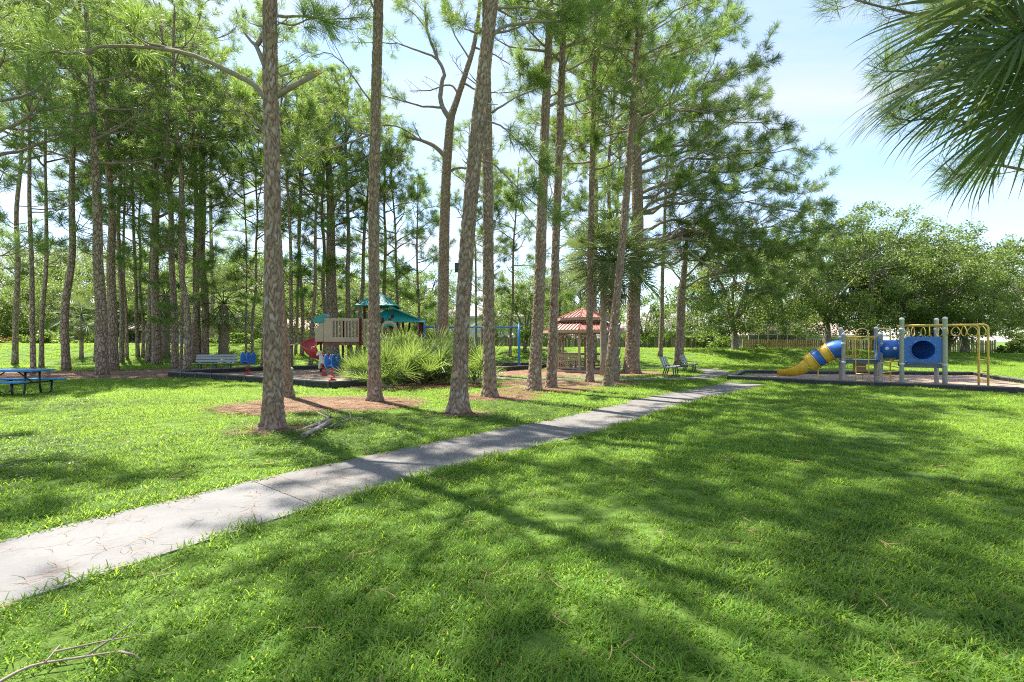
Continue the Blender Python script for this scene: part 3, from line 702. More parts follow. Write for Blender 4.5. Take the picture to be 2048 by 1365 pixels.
front_pine([(750, 805), (748, 600), (748, 400), (752, 200), (757, 0), (760, -200), (765, -420), (768, -620)],
  'slim straight pine standing in front of the teal-roofed play tower', [(805, 26), (600, 22), (400, 21), (0, 19), (-420, 12), (-620, 6)],
  [dict(p=[(743, 270), (715, 262), (690, 235), (665, 213)], r=.03, r1=.01, dead=True, n=2, sub=.5), dict(p=[(743, 268), (700, 285), (650, 300), (590, 322)], r=.034, r1=.012, f0=.4, n=6, sub=.7),
   dict(p=[(743, 205), (715, 168), (690, 130), (655, 106), (625, 112)], r=.028, r1=.008, dead=True, n=6, sub=.8), dict(p=[(690, 130), (672, 95), (655, 70), (632, 60)], r=.014, r1=.006, dead=True, n=6, sub=.5),
   dict(p=[(752, 25), (742, 5), (730, -30)], r=.03, r1=.02, n=2)],
  dict(zb=11.4, zt=18.2, cr=3.3, n=24, dense=1.4), 32, K=36)
front_pine([(917, 828), (921, 720), (927, 600), (938, 440), (956, 250), (975, 80), (988, -40), (1003, -260), (1012, -500), (1020, -800)],
  'tall grey-brown pine leaning right beside the path, in front of the palmettos', [(828, 37), (720, 32), (600, 30), (250, 28), (0, 25), (-500, 15), (-800, 6)],
  [dict(p=[(968, 88), (985, 72), (1010, 52), (1060, 45), (1130, 42), (1180, 36), (1235, 0, .6)], r=.045, r1=.015, f0=.55, n=6, sub=.8, jit=.02), dict(p=[(980, 20), (1040, 14), (1100, 26), (1140, 40)], r=.03, r1=.012, f0=.5, n=4, sub=.7),
   dict(p=[(955, 240), (1000, 250), (1045, 292), (1085, 338)], r=.024, r1=.01, f0=.4, n=6, sub=.6), dict(p=[(946, 325), (985, 326), (1020, 360), (1060, 402), (1112, 432)], r=.026, r1=.01, f0=.45, n=6, sub=.6)],
  dict(zb=10.4, zt=17.6, cr=3.6, n=26, dense=1.4), 33, K=38)
front_pine([(980, 795), (977, 600), (976, 400), (974, 240), (972, 60), (975, -150), (980, -320)],
  'straight pine just right of the leaning pine, on a small straw patch', [(795, 28), (700, 25), (500, 22), (240, 20), (-320, 7)],
  [dict(p=[(984, 226), (1030, 196), (1085, 174)], r=.034, r1=.012, f0=.5, n=5, sub=.6), dict(p=[(968, 180), (930, 150), (905, 120)], r=.02, r1=.008, dead=True, n=5, sub=.6)],
  dict(zb=10.2, zt=15.2, cr=2.6, n=16, dense=1.25), 34)
front_pine([(1067, 782), (1078, 600), (1083, 450), (1090, 250), (1097, 100), (1100, -50), (1102, -240)],
  'flaky-barked pine, left one of the close pair by the gazebo', [(782, 28), (700, 25), (600, 23), (450, 21), (250, 18), (-240, 7)],
  [dict(p=[(1092, 216), (1122, 200), (1143, 189)], r=.05, r1=.035, dead=True, n=0), dict(p=[(1085, 170), (1060, 150), (1040, 130)], r=.022, r1=.01, n=4, sub=.6), dict(p=[(1082, 470), (1050, 430), (1020, 400)], r=.02, r1=.01, n=5, sub=.6)],
  dict(zb=10.4, zt=15.5, cr=2.7, n=16, dense=1.0), 35)
front_pine([(1102, 778), (1108, 600), (1113, 450), (1120, 250), (1126, 80), (1130, -80), (1132, -230)],
  'slim pine, right one of the close pair in front of the gazebo', [(778, 22), (700, 19), (600, 16), (250, 15), (-230, 6)],
  [dict(p=[(1115, 330), (1150, 300), (1190, 290)], r=.024, r1=.01, n=6, sub=.7), dict(p=[(1122, 200), (1100, 170), (1080, 150)], r=.02, r1=.01, n=4, sub=.6)],
  dict(zb=9.4, zt=15.6, cr=2.6, n=18, dense=1.0), 36)
front_pine([(1215, 773), (1233, 600), (1248, 450), (1257, 330), (1266, 200), (1275, 50), (1281, -120)],
  'pine leaning right, crossing in front of the booted palm by the gazebo', [(773, 20), (700, 17), (600, 15), (300, 13), (-120, 6)],
  [dict(p=[(1262, 330), (1290, 300), (1330, 290)], r=.02, r1=.01, n=6, sub=.7)], dict(zb=8.6, zt=15, cr=2.6, n=18, dense=1.0), 37)
front_pine([(575, 797), (569, 700), (561, 600), (553, 450), (546, 250), (540, 60), (538, -150), (536, -340)],
  'reddish pine hidden behind the stout front pine, next to the litter bin', [(797, 21), (700, 19), (500, 17), (-340, 6)], [dict(p=[(545, 250), (510, 220), (480, 180)], r=.022, r1=.01, n=4, sub=.6)],
  dict(zb=10.6, zt=15.4, cr=2.8, n=18, dense=1.25), 38)
front_pine([(883, 745), (886, 600), (889, 450), (893, 340), (898, 270), (902, 235), (912, 205), (930, 150), (948, 90), (958, 20), (962, -50)],
  'crooked wide-limbed pine rising behind the palmettos', [(745, 27), (600, 23), (450, 21), (340, 19), (250, 17), (200, 13), (90, 9), (-50, 4)],
  [dict(p=[(899, 238), (882, 205), (884, 165), (888, 145), (872, 110), (855, 62), (850, 15)], r=.15, r1=.05, f0=.6, n=7, sub=1.3, jit=.03), dict(p=[(893, 315), (868, 292), (840, 280), (812, 274)], r=.14, r1=.06, f0=.6, n=6, sub=1.6, jit=.03),
   dict(p=[(896, 345), (915, 336), (945, 336), (975, 330)], r=.09, r1=.03, n=4, sub=1.2), dict(p=[(884, 215), (845, 212), (800, 200), (762, 190)], r=.07, r1=.02, n=8, sub=1.6), dict(p=[(873, 118), (825, 96), (780, 86), (690, 84, 1)], r=.06, r1=.015, n=9, sub=1.7),
   dict(p=[(925, 165), (955, 180), (1000, 186), (1080, 172, -1)], r=.06, r1=.015, n=8, sub=1.5), dict(p=[(918, 190), (900, 170), (860, 180), (820, 182)], r=.06, r1=.02, n=7, sub=1.3, dead=True), dict(p=[(940, 120), (910, 70), (890, 20)], r=.05, r1=.02, n=7, sub=1.4),
   dict(p=[(855, 62), (830, 30), (800, 10)], r=.04, r1=.015, n=6, sub=1.2), dict(p=[(815, 276), (800, 300), (808, 330), (800, 350)], r=.03, r1=.01, n=4, sub=.8, dead=True), dict(p=[(950, 95), (990, 110), (1020, 130)], r=.05, r1=.02, n=7, sub=1.4, dead=True), dict(p=[(840, 280), (800, 255), (760, 250), (715, 245)], r=.05, r1=.02, n=8, sub=1.4)],
  None, 39, K=44, w=.012, ln=.36)
front_pine([(1180, 765), (1179, 650), (1181, 500), (1184, 350), (1187, 200), (1190, 50), (1191, -60)],
  'thin dark pine trunk right in front of the gazebo opening', [(765, 14), (650, 13), (500, 12), (200, 10), (-60, 5)], [dict(p=[(1183, 400), (1210, 380), (1240, 375)], r=.02, r1=.01, n=5, sub=.8), dict(p=[(1185, 310), (1150, 290), (1120, 285)], r=.02, r1=.01, n=5, sub=.8)],
  dict(zb=8.0, zt=15.5, cr=2.8, n=20), 40)
# the broad pine on the right: long limbs reaching far over the lawn
_tips = [(60, 1470, 190, 2), (130, 1515, 230, -2), (200, 1530, 280, 3), (260, 1570, 300, 1), (300, 1620, 345, 2), (350, 1600, 400, 3), (420, 1660, 430, 1), (470, 1690, 470, 1.5), (520, 1690, 500, 2), (560, 1640, 525, 2), (440, 1600, 455, 4), (500, 1580, 520, 3), (20, 1400, 120, 3), (380, 1540, 420, 5), (230, 1440, 260, -4), (100, 1400, 180, 4), (590, 1560, 540, 1), (330, 1480, 370, 4), (410, 1440, 440, -1), (470, 1500, 480, 3), (380, 1640, 405, 4), (545, 1500, 530, 2), (290, 1530, 330, 3), (500, 1640, 495, 4)]
_lims = []
for (ty, tx, sy, o) in _tips:
    _a, _b = random.uniform(-30, 26), random.uniform(-26, 30); _o = o*1.25
    _lims.append(dict(p=[(1277, sy+_a*.6), (1277+(tx-1277)*.3, sy-(sy-ty)*.1-22+_a, _o*.5), (1277+(tx-1277)*.65, sy+(ty-sy)*.6-18+_b, _o), (tx, ty, _o*.8)], r=.09, r1=.016, f0=.2, n=17, sub=2.6, tw=7, jit=.13))
for (ty, tx, sy, o) in [(60, 1150, 150, 2), (150, 1160, 220, -2), (20, 1200, 100, -3), (283, 1100, 268, 0), (330, 1180, 380, 3), (120, 1250, 180, -4), (420, 1170, 440, -1)]:
    _lims.append(dict(p=[(1273, sy), (1273+(tx-1273)*.4, sy-16, o*.4), (tx, ty, o)], r=.085, r1=.018, f0=.35, n=8, sub=1.6, tw=5))
front_pine([(1263, 748), (1268, 600), (1275, 450), (1273, 300), (1276, 150), (1280, 0), (1284, -90)],
  'broad thick pine by the gazebo with long limbs sweeping over the right lawn', [(748, 31), (600, 26), (450, 24), (300, 20), (150, 15), (-90, 5)], _lims, dict(zb=15, zt=19.6, cr=5, n=20, r=.07, dense=1.5), 41, K=44, w=.015, ln=.38)
front_pine([(1357, 733), (1361, 650), (1363, 590), (1368, 545), (1372, 500), (1376, 440)], 'pale grey tree with bare limbs standing behind the two benches', [(733, 18), (600, 15), (545, 11), (440, 5)],
  [dict(p=[(1366, 580), (1395, 560), (1430, 548), (1470, 540)], r=.09, r1=.03, n=10, sub=1.5), dict(p=[(1367, 560), (1400, 525), (1425, 505), (1460, 500)], r=.08, r1=.03, n=10, sub=1.5), dict(p=[(1364, 600), (1395, 595), (1420, 612)], r=.06, r1=.02, n=8, sub=1.2),
   dict(p=[(1366, 565), (1345, 540), (1330, 515)], r=.06, r1=.02, n=8, sub=1.2), dict(p=[(1370, 520), (1390, 480), (1410, 450)], r=.06, r1=.02, n=8, sub=1.4)], None, 42, near=False, K=30, w=.013, ln=.3)
# pine outside the right edge, its needles hang into the top right corner
front_pine([(2330, 905), (2330, 500), (2320, 100), (2310, -300), (2300, -650), (2290, -1000)], 'pine off the right edge with drooping needles behind the palm fronds', [(905, 52), (100, 42), (-1000, 12)],
  [dict(p=[(2310, 60), (2150, 60), (1980, 50), (1840, 30), (1690, -5)], r=.05, r1=.012, f0=.4, n=12, sub=.8), dict(p=[(2310, 200), (2100, 190), (1920, 150), (1770, 135)], r=.045, r1=.01, f0=.45, n=9, sub=.6), dict(p=[(2320, 420), (2150, 370), (2000, 330), (1920, 350)], r=.04, r1=.01, f0=.45, n=8, sub=.5), dict(p=[(2310, 290), (2100, 270), (1900, 240), (1790, 240)], r=.04, r1=.01, f0=.5, n=7, sub=.5)],
  dict(zb=8.2, zt=11, cr=2.2, n=8), 43, K=40, w=.006, near=False)

# ---- further pines: eight grown shapes, each copied
SPN = []
def far_trunk(v, root, radius):
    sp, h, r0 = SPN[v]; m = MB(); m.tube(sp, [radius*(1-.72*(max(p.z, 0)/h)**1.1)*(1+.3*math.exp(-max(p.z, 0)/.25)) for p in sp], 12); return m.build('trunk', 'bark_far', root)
def pine_proto(seed, h, r0, zb, cr, n, lean, dense=1.2, fork=False, low=0):
    root = bpy.data.objects.new('pine_tree', None); r = np.random.default_rng(seed); pts = [Vector((0, 0, -.1))]
    for i in range(1, 8): t = i/7; pts.append(Vector((lean[0]*t**1.4+r.normal(0, .045), lean[1]*t+r.normal(0, .045), h*t)))
    m = MB(); sp = catmull(pts, 5); SPN.append((sp, h, r0))
    T = TreeB(seed); T.crown(spine_of(pts), zb, h*.985, cr, n, r0*.30, dense, seed)
    for i in range(7):                        # old lower limbs, mostly bare
        z = zb*r.uniform(.55, .98); p = spine_of(pts)(z); az = r.uniform(0, 6.28); L_ = r.uniform(.6, 2.0); q = [p, p+np.array([math.cos(az), math.sin(az), .25])*L_*.5, p+np.array([math.cos(az), math.sin(az), .5])*L_]
        T.limb(q, .028, .01, .4, 3, .7, dead=r.uniform() < .6, ntw=3)
    for i in range(low):
        z = r.uniform(1.6, zb*.9); p = spine_of(pts)(z); az = r.uniform(0, 6.28); L_ = r.uniform(.8, 1.6); d = np.array([math.cos(az), math.sin(az), .35]); T.limb([p, p+d*L_*.5, p+d*L_], .02, .01, .3, 4, .6)
    br = bpy.data.objects.new('branches', T.b.mesh('branches', 'branch_bark')); br.parent = root
    v, f = needle_mesh(np.array(T.c), np.array(T.a), 40, .32, .015, T.r); cw = bpy.data.objects.new('crown', np_mesh('crown', v, f, 'needle_far')); cw.parent = root
    return root
PR = [pine_proto(51, 16, .23, 8.2, 3.2, 19, (.5, .2)), pine_proto(52, 15, .19, 8.6, 2.7, 16, (-.5, .3)), pine_proto(53, 17, .26, 8.8, 3.5, 20, (.3, -.2), 1.2), pine_proto(54, 13.5, .15, 7.0, 2.3, 15, (.9, .2)),
      pine_proto(55, 16.5, .22, 9.8, 3.1, 17, (-.2, .5)), pine_proto(56, 12, .14, 5.4, 2.2, 17, (.2, .3), 1.1, low=3), pine_proto(57, 15, .28, 6.6, 3.6, 20, (.2, -.4), 1.2), pine_proto(58, 14, .17, 6.0, 2.6, 18, (-.7, .1), 1.1, low=3)]
PH = [16, 15, 17, 13.5, 16.5, 12, 15, 14]; PRAD = [.23, .19, .26, .15, .22, .14, .28, .17]
USED = set()
def put_pine(px, py, v, top, label, rz=None, group=None, wide=None, width=10):
    """base pixel, shape, pixel row of the tree top"""
    b = G(px, py)
    if b.y > 31:                              # stands on the berm: find where the sight line meets it
        best = min(np.arange(20, 60, .1), key=lambda d: abs(gzf((px-CX)/F*d, d)-(CAMH-(py-CY)/F*d))); b = P(px, py, float(best))
    b.z = gzf(b.x, b.y)-.02; ht = (CAMH-(top-CY)/F*b.y)-b.z; s = ht/PH[v]
    o = copy_tree(PR[v]); o.location = b; o.rotation_euler = (0, 0, rz if rz is not None else random.uniform(0, 6.28)); o.scale = (s, s, s) if wide is None else (s*wide, s*wide, s)
    far_trunk(v, o, width/F*b.y/2/s)
    return tag(o, label, 'tree', group)
WID = {67: 9, 83: 8, 133: 14, 204: 21, 227: 17, 192: 8, 243: 9, 254: 6, 276: 7, 286: 6, 297: 12, 314: 17, 350: 13, 361: 6, 373: 12, 386: 10, 397: 12, 410: 14, 492: 4, 505: 6, 527: 12, 582: 8, 591: 6, 604: 8, 621: 8, 667: 24, 700: 10, 716: 9, 800: 6, 840: 6, 952: 5, 966: 6, 1020: 6, 1188: 11, 1208: 10, 1225: 7, 1120: 5, 30: 10, -40: 16, 1320: 9}
for a in [(67, 748, 1, -40, 'slender pine rising behind the blue picnic table, left one of two'), (83, 737, 3, 40, 'slender curved pine rising behind the blue picnic table, right one of two'),
          (133, 741, 4, -80, 'straight bare-stemmed pine just past the end of the blue table'), (204, 751, 0, -30, 'thick grey pine at the front edge of the straw bed'),
          (227, 741, 2, 10, 'thick reddish pine pressed close behind the thick grey one'), (192, 722, 1, 120, 'thin pine seen left of the thick grey pine'), (243, 725, 4, 60, 'thin pine close to the right of the thick twin trunks'),
          (254, 717, 3, 160, 'very thin far pine right of the thick twin trunks'), (276, 714, 1, 150, 'far pine left of the many-branched pine, first of a close pair'), (286, 713, 5, 240, 'short far pine left of the many-branched pine'),
          (297, 724, 1, 110, 'slim pine touching the many-branched pine on its left'), (314, 729, 6, 120, 'many-branched pine in the middle of the straw bed'), (350, 738, 0, 20, 'pine leaning right between the many-branched pine and the bench'),
          (361, 741, 5, 300, 'thin short pine just behind the corner of the black border'), (373, 743, 4, 30, 'pine leaning right at the left end of the grey slat bench'), (386, 726, 7, 150, 'pine in the gap behind the bench, partly hidden'),
          (397, 718, 2, 60, 'reddish pine behind the left end of the bench'), (410, 719, 4, 0, 'straight pine behind the middle of the grey slat bench'),
          (492, 712, 3, 170, 'thin far pine behind the left blue spring rider'), (505, 714, 5, 210, 'young pine behind the left blue spring rider'), (527, 739, 1, 40, 'pine just left of the stout front pine, at the back border'),
          (582, 735, 3, 170, 'slim pine in the gap right of the stout front pine'), (591, 710, 1, 160, 'far pine in the gap right of the stout front pine, straw at its foot'), (604, 710, 4, 130, 'far pine leaning, second right of the stout front pine'),
          (621, 734, 7, 190, 'slim pine left of the red spiral slide'), (667, 724, 6, 170, 'very thick trunk directly behind the red spiral slide'), (700, 722, 2, 150, 'pine behind the tan panels of the play tower'), (716, 716, 3, 240, 'leaning pine behind the tower roof'),
          (800, 716, 7, 260, 'bushy pine behind the sloping teal roof'), (840, 720, 5, 350, 'short bushy pine right of the sloping teal roof'), (952, 716, 3, 260, 'thin pine between the leaning pine and its straight neighbour'), (966, 712, 5, 340, 'small pine seen above the blue swing beam'),
          (1020, 712, 7, 330, 'bushy pine behind the right end of the swing frame'), (1188, 722, 0, -20, 'pine rising out of the palm crown, behind the gazebo roof'), (1208, 738, 4, 30, 'light trunk behind the right side of the gazebo'), (1225, 714, 1, 140, 'far pine right of the gazebo roof'),
          (1120, 716, 5, 300, 'small far pine between the close pair and the gazebo'), (30, 730, 2, 20, 'leafy pine at the left edge of the picture'), (-40, 765, 6, -120, 'pine off the left edge reaching in with low branches'),
          (650, 709, 0, 210, 'far dense pine above the tan tower panels'), (770, 709, 6, 300, 'far dense pine above the tower roof'), (1320, 714, 1, 130, 'pine behind the broad thick pine'), (425, 709, 7, 200, 'far bushy pine right of the bench')]:
    px, py, v, top, lab = a; put_pine(px, py, v, top, lab, width=WID.get(px, 9))
# pines out of view to the left and behind, whose shade falls across the lawn
for (x, y, v, s, lab) in [(-11.5, 9.8, 4, 1.0, 'pine just out of the picture on the left, level with the stout front pine'), (-17.2, 10.4, 2, .95, 'pine out of the picture on the left, nearest the picnic table'), (-18.4, 13.6, 0, 1.0, 'pine out of the picture on the left, beyond the picnic table'), (-13.6, 6.6, 4, .9, 'pine out of the picture on the left, beside the front lawn'), (-9.6, 4.2, 6, .9, 'pine out of the picture on the left, beside the pale path')]:
    o = copy_tree(PR[v]); o.location = (x, y, gzf(x, y)-.02); o.scale = (s, s, s); o.rotation_euler = (0, 0, x); far_trunk(v, o, .2); tag(o, lab, 'tree')

# ---- broadleaf trees and shrubs
def leaf_mesh(C, Rad, per, size, r, squash=.75):
    n = len(C); C = np.repeat(C, per, 0); Rr = np.repeat(Rad, per)[:, None]; m = n*per
    O = r.normal(size=(m, 3)); O /= np.linalg.norm(O, axis=1, keepdims=True); O *= (r.uniform(0, 1, (m, 1))**.5)*Rr; O[:, 2] *= squash
    c = C+O; nrm = r.normal(size=(m, 3))+np.array([0, 0, .9]); nrm /= np.linalg.norm(nrm, axis=1, keepdims=True)
    a = np.cross(nrm, r.normal(size=(m, 3))); a /= np.linalg.norm(a, axis=1, keepdims=True); b = np.cross(nrm, a); s = (size*r.uniform(.6, 1.3, m))[:, None]
    V = np.empty((m, 4, 3)); V[:, 0] = c-a*s*.55; V[:, 1] = c-b*s*.26+nrm*s*.05; V[:, 2] = c+a*s*.55; V[:, 3] = c+b*s*.26+nrm*s*.05
    i = np.arange(m)[:, None]*4
    return V.reshape(-1, 3), np.concatenate([i, i+1, i+2, i+3], 1)
def broad_proto(seed, h, w, trunk_h, r0, ncl, per, leaf, mat='oak_leaf', cl=1.0, nlimb=8):
    root = bpy.data.objects.new('oak_tree', None); r = np.random.default_rng(seed); m = MB(); top = np.array([r.normal(0, .2), r.normal(0, .2), trunk_h])
    m.tube([(0, 0, -.2), (0, 0, trunk_h*.1), tuple(top*.5+r.normal(0, .06, 3)), tuple(top)], [r0*1.4, r0*1.1, r0*.9, r0*.85], 10); tr = bpy.data.objects.new('trunk', m.mesh('trunk', 'oak_bark')); tr.parent = root
    m = MB(); ctr = np.array([0, 0, trunk_h+(h-trunk_h)*.42]); ext = np.array([w/2, w/2, (h-trunk_h)*.56]); ends = []
    for i in range(nlimb):
        az = i*2.4+r.normal(0, .3); el = r.uniform(.0, 1.2); d = np.array([math.cos(az)*math.cos(el), math.sin(az)*math.cos(el), math.sin(el)]); e = ctr+d*ext*.62; mid = top+(e-top)*.5+np.array([0, 0, .12*h*r.uniform(.2, .8)])+r.normal(0, .25, 3)
        p = catmull([tuple(top), tuple(mid), tuple(e)], 5); m.tube(p, list(np.linspace(r0*.55, r0*.16, len(p))), 7); ends.append((mid, e))
    C = []; R = []
    while len(C) < ncl:
        d = r.normal(size=3); d /= np.linalg.norm(d); k = r.uniform(.25, 1)**.45; bump = 1+.15*math.sin(d[0]*5+seed)+.13*math.sin(d[1]*6+2*seed)+.10*math.sin(d[2]*8+seed*3)
        p = ctr+d*ext*k*bump
        if p[2] < trunk_h*.72: continue
        C.append(p); R.append(cl*r.uniform(.55, 1.2)); mid, e = min(ends, key=lambda q: np.linalg.norm(q[1]-p)); t = r.uniform(.45, 1); a = mid+(e-mid)*t
        if len(C) % 2 == 0: m.tube([tuple(a), tuple((a+p)/2+r.normal(0, .12, 3)), tuple(p)], [r0*.14, r0*.09, .012], 4, False)
    br = bpy.data.objects.new('branches', m.mesh('branches', 'oak_bark')); br.parent = root
    v, f = leaf_mesh(np.array(C), np.array(R), per, leaf, r); cw = bpy.data.objects.new('crown', np_mesh('crown', v, f, mat)); cw.parent = root
    return root
OK = [broad_proto(71, 12, 14, 2.2, .34, 340, 140, .185, cl=.95), broad_proto(72, 10, 12, 2.0, .3, 280, 130, .185, cl=.9), broad_proto(73, 8, 8.5, 1.6, .24, 150, 100, .19, 'shrub_leaf', cl=.8), broad_proto(74, 13, 12, 2.8, .34, 300, 130, .185, cl=.95)]
def put_broad(px, d, v, s, label, sxy=1.0, name='oak_tree', cat='tree', group=None, rz=None):
    x = (px-CX)/F*d; o = copy_tree(OK[v]); o.name = name; o.location = (x, d, gzf(x, d)-.05); o.scale = (s*sxy, s*sxy, s); o.rotation_euler = (0, 0, rz if rz is not None else random.uniform(0, 6.28)); return tag(o, label, cat, group)
for a in [(1470, 37.5, 1, .9, 'leafy oak on the berm left of the wooden picket fence'), (1655, 39.8, 0, .95, 'large oak standing behind the tube slide'), (1745, 42, 3, .92, 'tall oak at the back above the grey play posts'), (1830, 40.5, 0, .87, 'wide oak behind the round-window panel'),
          (1930, 44, 1, 1.1, 'oak behind the yellow ring ladder'), (2060, 48, 1, .98, 'dark oak at the right edge of the picture'), (2180, 60, 0, .95, 'oak off the right edge'), (1570, 58, 3, .85, 'far oak behind the screened porch'), (1400, 60, 2, 1.0, 'tree beside the tan house'),
          (1290, 44, 2, .72, 'small tree in front of the tan house wall'), (1048, 36, 2, .62, 'small tree right of the blue swing post'), (1120, 56, 2, 1.0, 'sunlit tree behind the gazebo roof'), (862, 52, 1, .6, 'tree left of the white house'),
          (800, 58, 2, 1.15, 'sunlit tree behind the play tower roof'), (690, 60, 1, .9, 'sunlit tree far behind the play tower'), (560, 57, 2, 1.1, 'sunlit tree behind the stout front pine'), (480, 52, 1, .62, 'dark rounded tree right of the left palm'),
          (400, 60, 2, 1.2, 'tree far behind the grey slat bench'), (290, 62, 1, 1.0, 'tree far behind the straw bed'), (170, 56, 1, .85, 'round sunlit tree above the garden shrubs'), (90, 60, 2, 1.2, 'tree behind the slender pair of pines'), (0, 60, 1, .85, 'tree beside the grey-roofed house on the left'), (-110, 52, 2, 1.1, 'tree off the left edge'), (60, 74, 3, 1.25, 'taller far tree behind the left-edge house'), (150, 78, 0, 1.32, 'taller far tree above the round sunlit tree'), (245, 72, 3, 1.19, 'taller far tree behind the thick twin trunks'), (335, 76, 0, 1.32, 'taller far tree behind the pale house'), (440, 74, 3, 1.25, 'taller far tree above the left palm'), (540, 76, 0, 1.25, 'taller far tree left of the tan-roofed house'), (640, 78, 3, 1.19, 'taller far tree right of the tan-roofed house'), (740, 74, 0, 1.19, 'taller far tree behind the tower roof'), (850, 76, 3, 1.06, 'taller far tree left of the white house roof'), (1060, 74, 0, 1.06, 'taller far tree right of the white house roof'), (1160, 76, 3, 1.12, 'taller far tree above the gazebo')]:
    put_broad(*a)
def shrub_proto(seed, w, h, n, per, leaf, mat):
    root = bpy.data.objects.new('shrub', None); r = np.random.default_rng(seed); C = []; R = []; m = MB()
    for i in range(n):
        t = r.uniform(0, 6.28); k = math.sqrt(r.uniform()); p = np.array([math.cos(t)*k*w/2, math.sin(t)*k*w/2, h*r.uniform(.2, .92)*(1-.35*k)]); C.append(p); R.append(.26*h*r.uniform(.6, 1.2))
        m.tube([(0, 0, -.05), tuple(p*.5), tuple(p)], [.02, .014, .006], 4, False)
    o = bpy.data.objects.new('stems', m.mesh('stems', 'branch_bark')); o.parent = root
    v, f = leaf_mesh(np.array(C), np.array(R), per, leaf, r); c = bpy.data.objects.new('foliage', np_mesh('foliage', v, f, mat)); c.parent = root
    return root
SH = [shrub_proto(81, 2.6, 1.9, 26, 60, .26, 'shrub_leaf'), shrub_proto(82, 2.2, 1.4, 22, 60, .20, 'shrub_leaf'), shrub_proto(83, 1.6, 1.2, 18, 50, .22, 'croton_leaf'), shrub_proto(84, 3.2, 2.6, 34, 60, .30, 'shrub_leaf')]
for (px, d, v, s, lab) in [(12, 43.5, 2, 1.15, 'reddish croton shrub at the far left edge'), (42, 44, 1, 1.2, 'yellow-green shrub beside the reddish croton'), (72, 45, 0, 1.0, 'shrub between the two slender pines'), (108, 45.5, 3, .95, 'big-leaved shrub left of the bare pine stem'), (150, 45, 0, 1.1, 'big-leaved shrub right of the bare pine stem'), (185, 46, 3, .85, 'big-leaved shrub left of the thick grey pine'), (225, 45, 1, 1.2, 'low shrub behind the thick twin trunks'),
                           (425, 45, 1, 1.1, 'low shrub left of the left palm'), (475, 46, 0, 1.2, 'dark shrub right of the left palm'), (515, 46.5, 1, 1.2, 'bright low shrub at the berm top behind the left rider'), (1448, 43.5, 0, .85, 'leafy shrub beside the white gate post'), (1410, 47.5, 3, 1.0, 'dark shrub against the tan house'), (1520, 45, 1, .75, 'vine-like shrub spilling over the picket fence'), (2015, 44, 1, .9, 'shrub at the right end of the picket fence'), (2040, 47, 0, .9, 'shrub at the right edge of the picture'), (880, 47, 1, 1.2, 'shrub below the white house')]:
    x = (px-CX)/F*d; o = copy_tree(SH[v]); o.location = (x, d, gzf(x, d)-.03); o.scale = (s, s, s); o.rotation_euler = (0, 0, px); tag(o, lab, 'shrub')

# ---- palms
def frond_mesh(seed, pet, blade, nleaf, fan, droop, stiff, lw, arch, pr=.016, segs=5):
    """one fan leaf growing along +X from the origin: petiole, costa and separate leaflets"""
    r = np.random.default_rng(seed); V = []; Q = []; m = MB(); pp = []
    for i in range(7): t = i/6; pp.append((pet*t, 0, -arch*pet*t*t))
    sl = math.atan2(-2*arch*pet, pet); hub = np.array(pp[-1]); ax = np.array([math.cos(sl), 0, math.sin(sl)]); up = np.array([-math.sin(sl), 0, math.cos(sl)]); sd = np.array([0, 1., 0])
    m.tube(pp, [pr*(1.3-.5*i/6) for i in range(7)], 5, True); V = [np.array(v) for v in m.v]; Q = [list(f) for f in m.f]; tris = [f for f in Q if len(f) == 4]; caps = [f for f in Q if len(f) != 4]
    quads = tris
    for i in range(nleaf):
        u = (i+.5)/nleaf*2-1; ph = u*fan; L_ = blade*(1-.30*abs(u)**1.6)*r.uniform(.9, 1.06); b = hub+ax*blade*.16*(1-abs(u))
        d = ax*math.cos(ph)+sd*math.sin(ph)+up*(.28*abs(math.sin(ph))+r.normal(0, .04)); d /= np.linalg.norm(d); p = b.copy(); o = len(V); g_ = droop*r.uniform(.7, 1.35); side = np.cross(d, up); side /= np.linalg.norm(side)+1e-9; side = side+up*.5*(1 if i % 2 else -1); side /= np.linalg.norm(side)
        for k in range(segs+1):
            t = k/segs; w = lw*(.35+1.5*t if t < .35 else .875*(1-((t-.35)/.65)**1.25)+.03); V += [p-side*w/2, p+side*w/2]; p = p+d*L_/segs; d = d+np.array([0, 0, -1.])*g_*(t**stiff)*1.0/segs*2; d /= np.linalg.norm(d)
        for k in range(segs): quads.append([o+2*k, o+2*k+1, o+2*k+3, o+2*k+2])
    return np.array(V), np.array(quads)
def frond_set(tag_, specs, mat):
    out = []
    for k, sp in enumerate(specs): v, f = frond_mesh(*sp); out.append(np_mesh('frond', v, f, mat))
    return out
FR_BIG = frond_set('big', [(401+i, 1.15, 1.3, 50, 1.9, 2.4+.5*i, 2.4, .042, .34, .02, 9) for i in range(4)], 'palm_leaf')
FR_MID = frond_set('mid', [(411+i, 1.0, 1.0, 30, 2.1, 1.7+.3*i, 1.8, .042, .28, .02, 6) for i in range(4)], 'palm_leaf')
FR_LOW = frond_set('low', [(421+i, .62, .62, 22, 1.9, .35+.12*i, 1.8, .030, .10, .010, 3) for i in range(5)], 'palmetto_leaf')
FR_DRY = frond_set('dry', [(431+i, .9, .85, 26, 1.5, 1.3, 1.0, .045, .4, .016, 4) for i in range(2)], 'dry_leaf')
def add_frond(root, me, p, az, el, s, roll=0):
    o = link('frond', me, root); o.location = p; o.rotation_mode = 'QUATERNION'
    o.rotation_quaternion = (Matrix.Rotation(az, 3, 'Z') @ Matrix.Rotation(-el, 3, 'Y') @ Matrix.Rotation(roll, 3, 'X')).to_quaternion(); o.scale = (s, s, s); return o
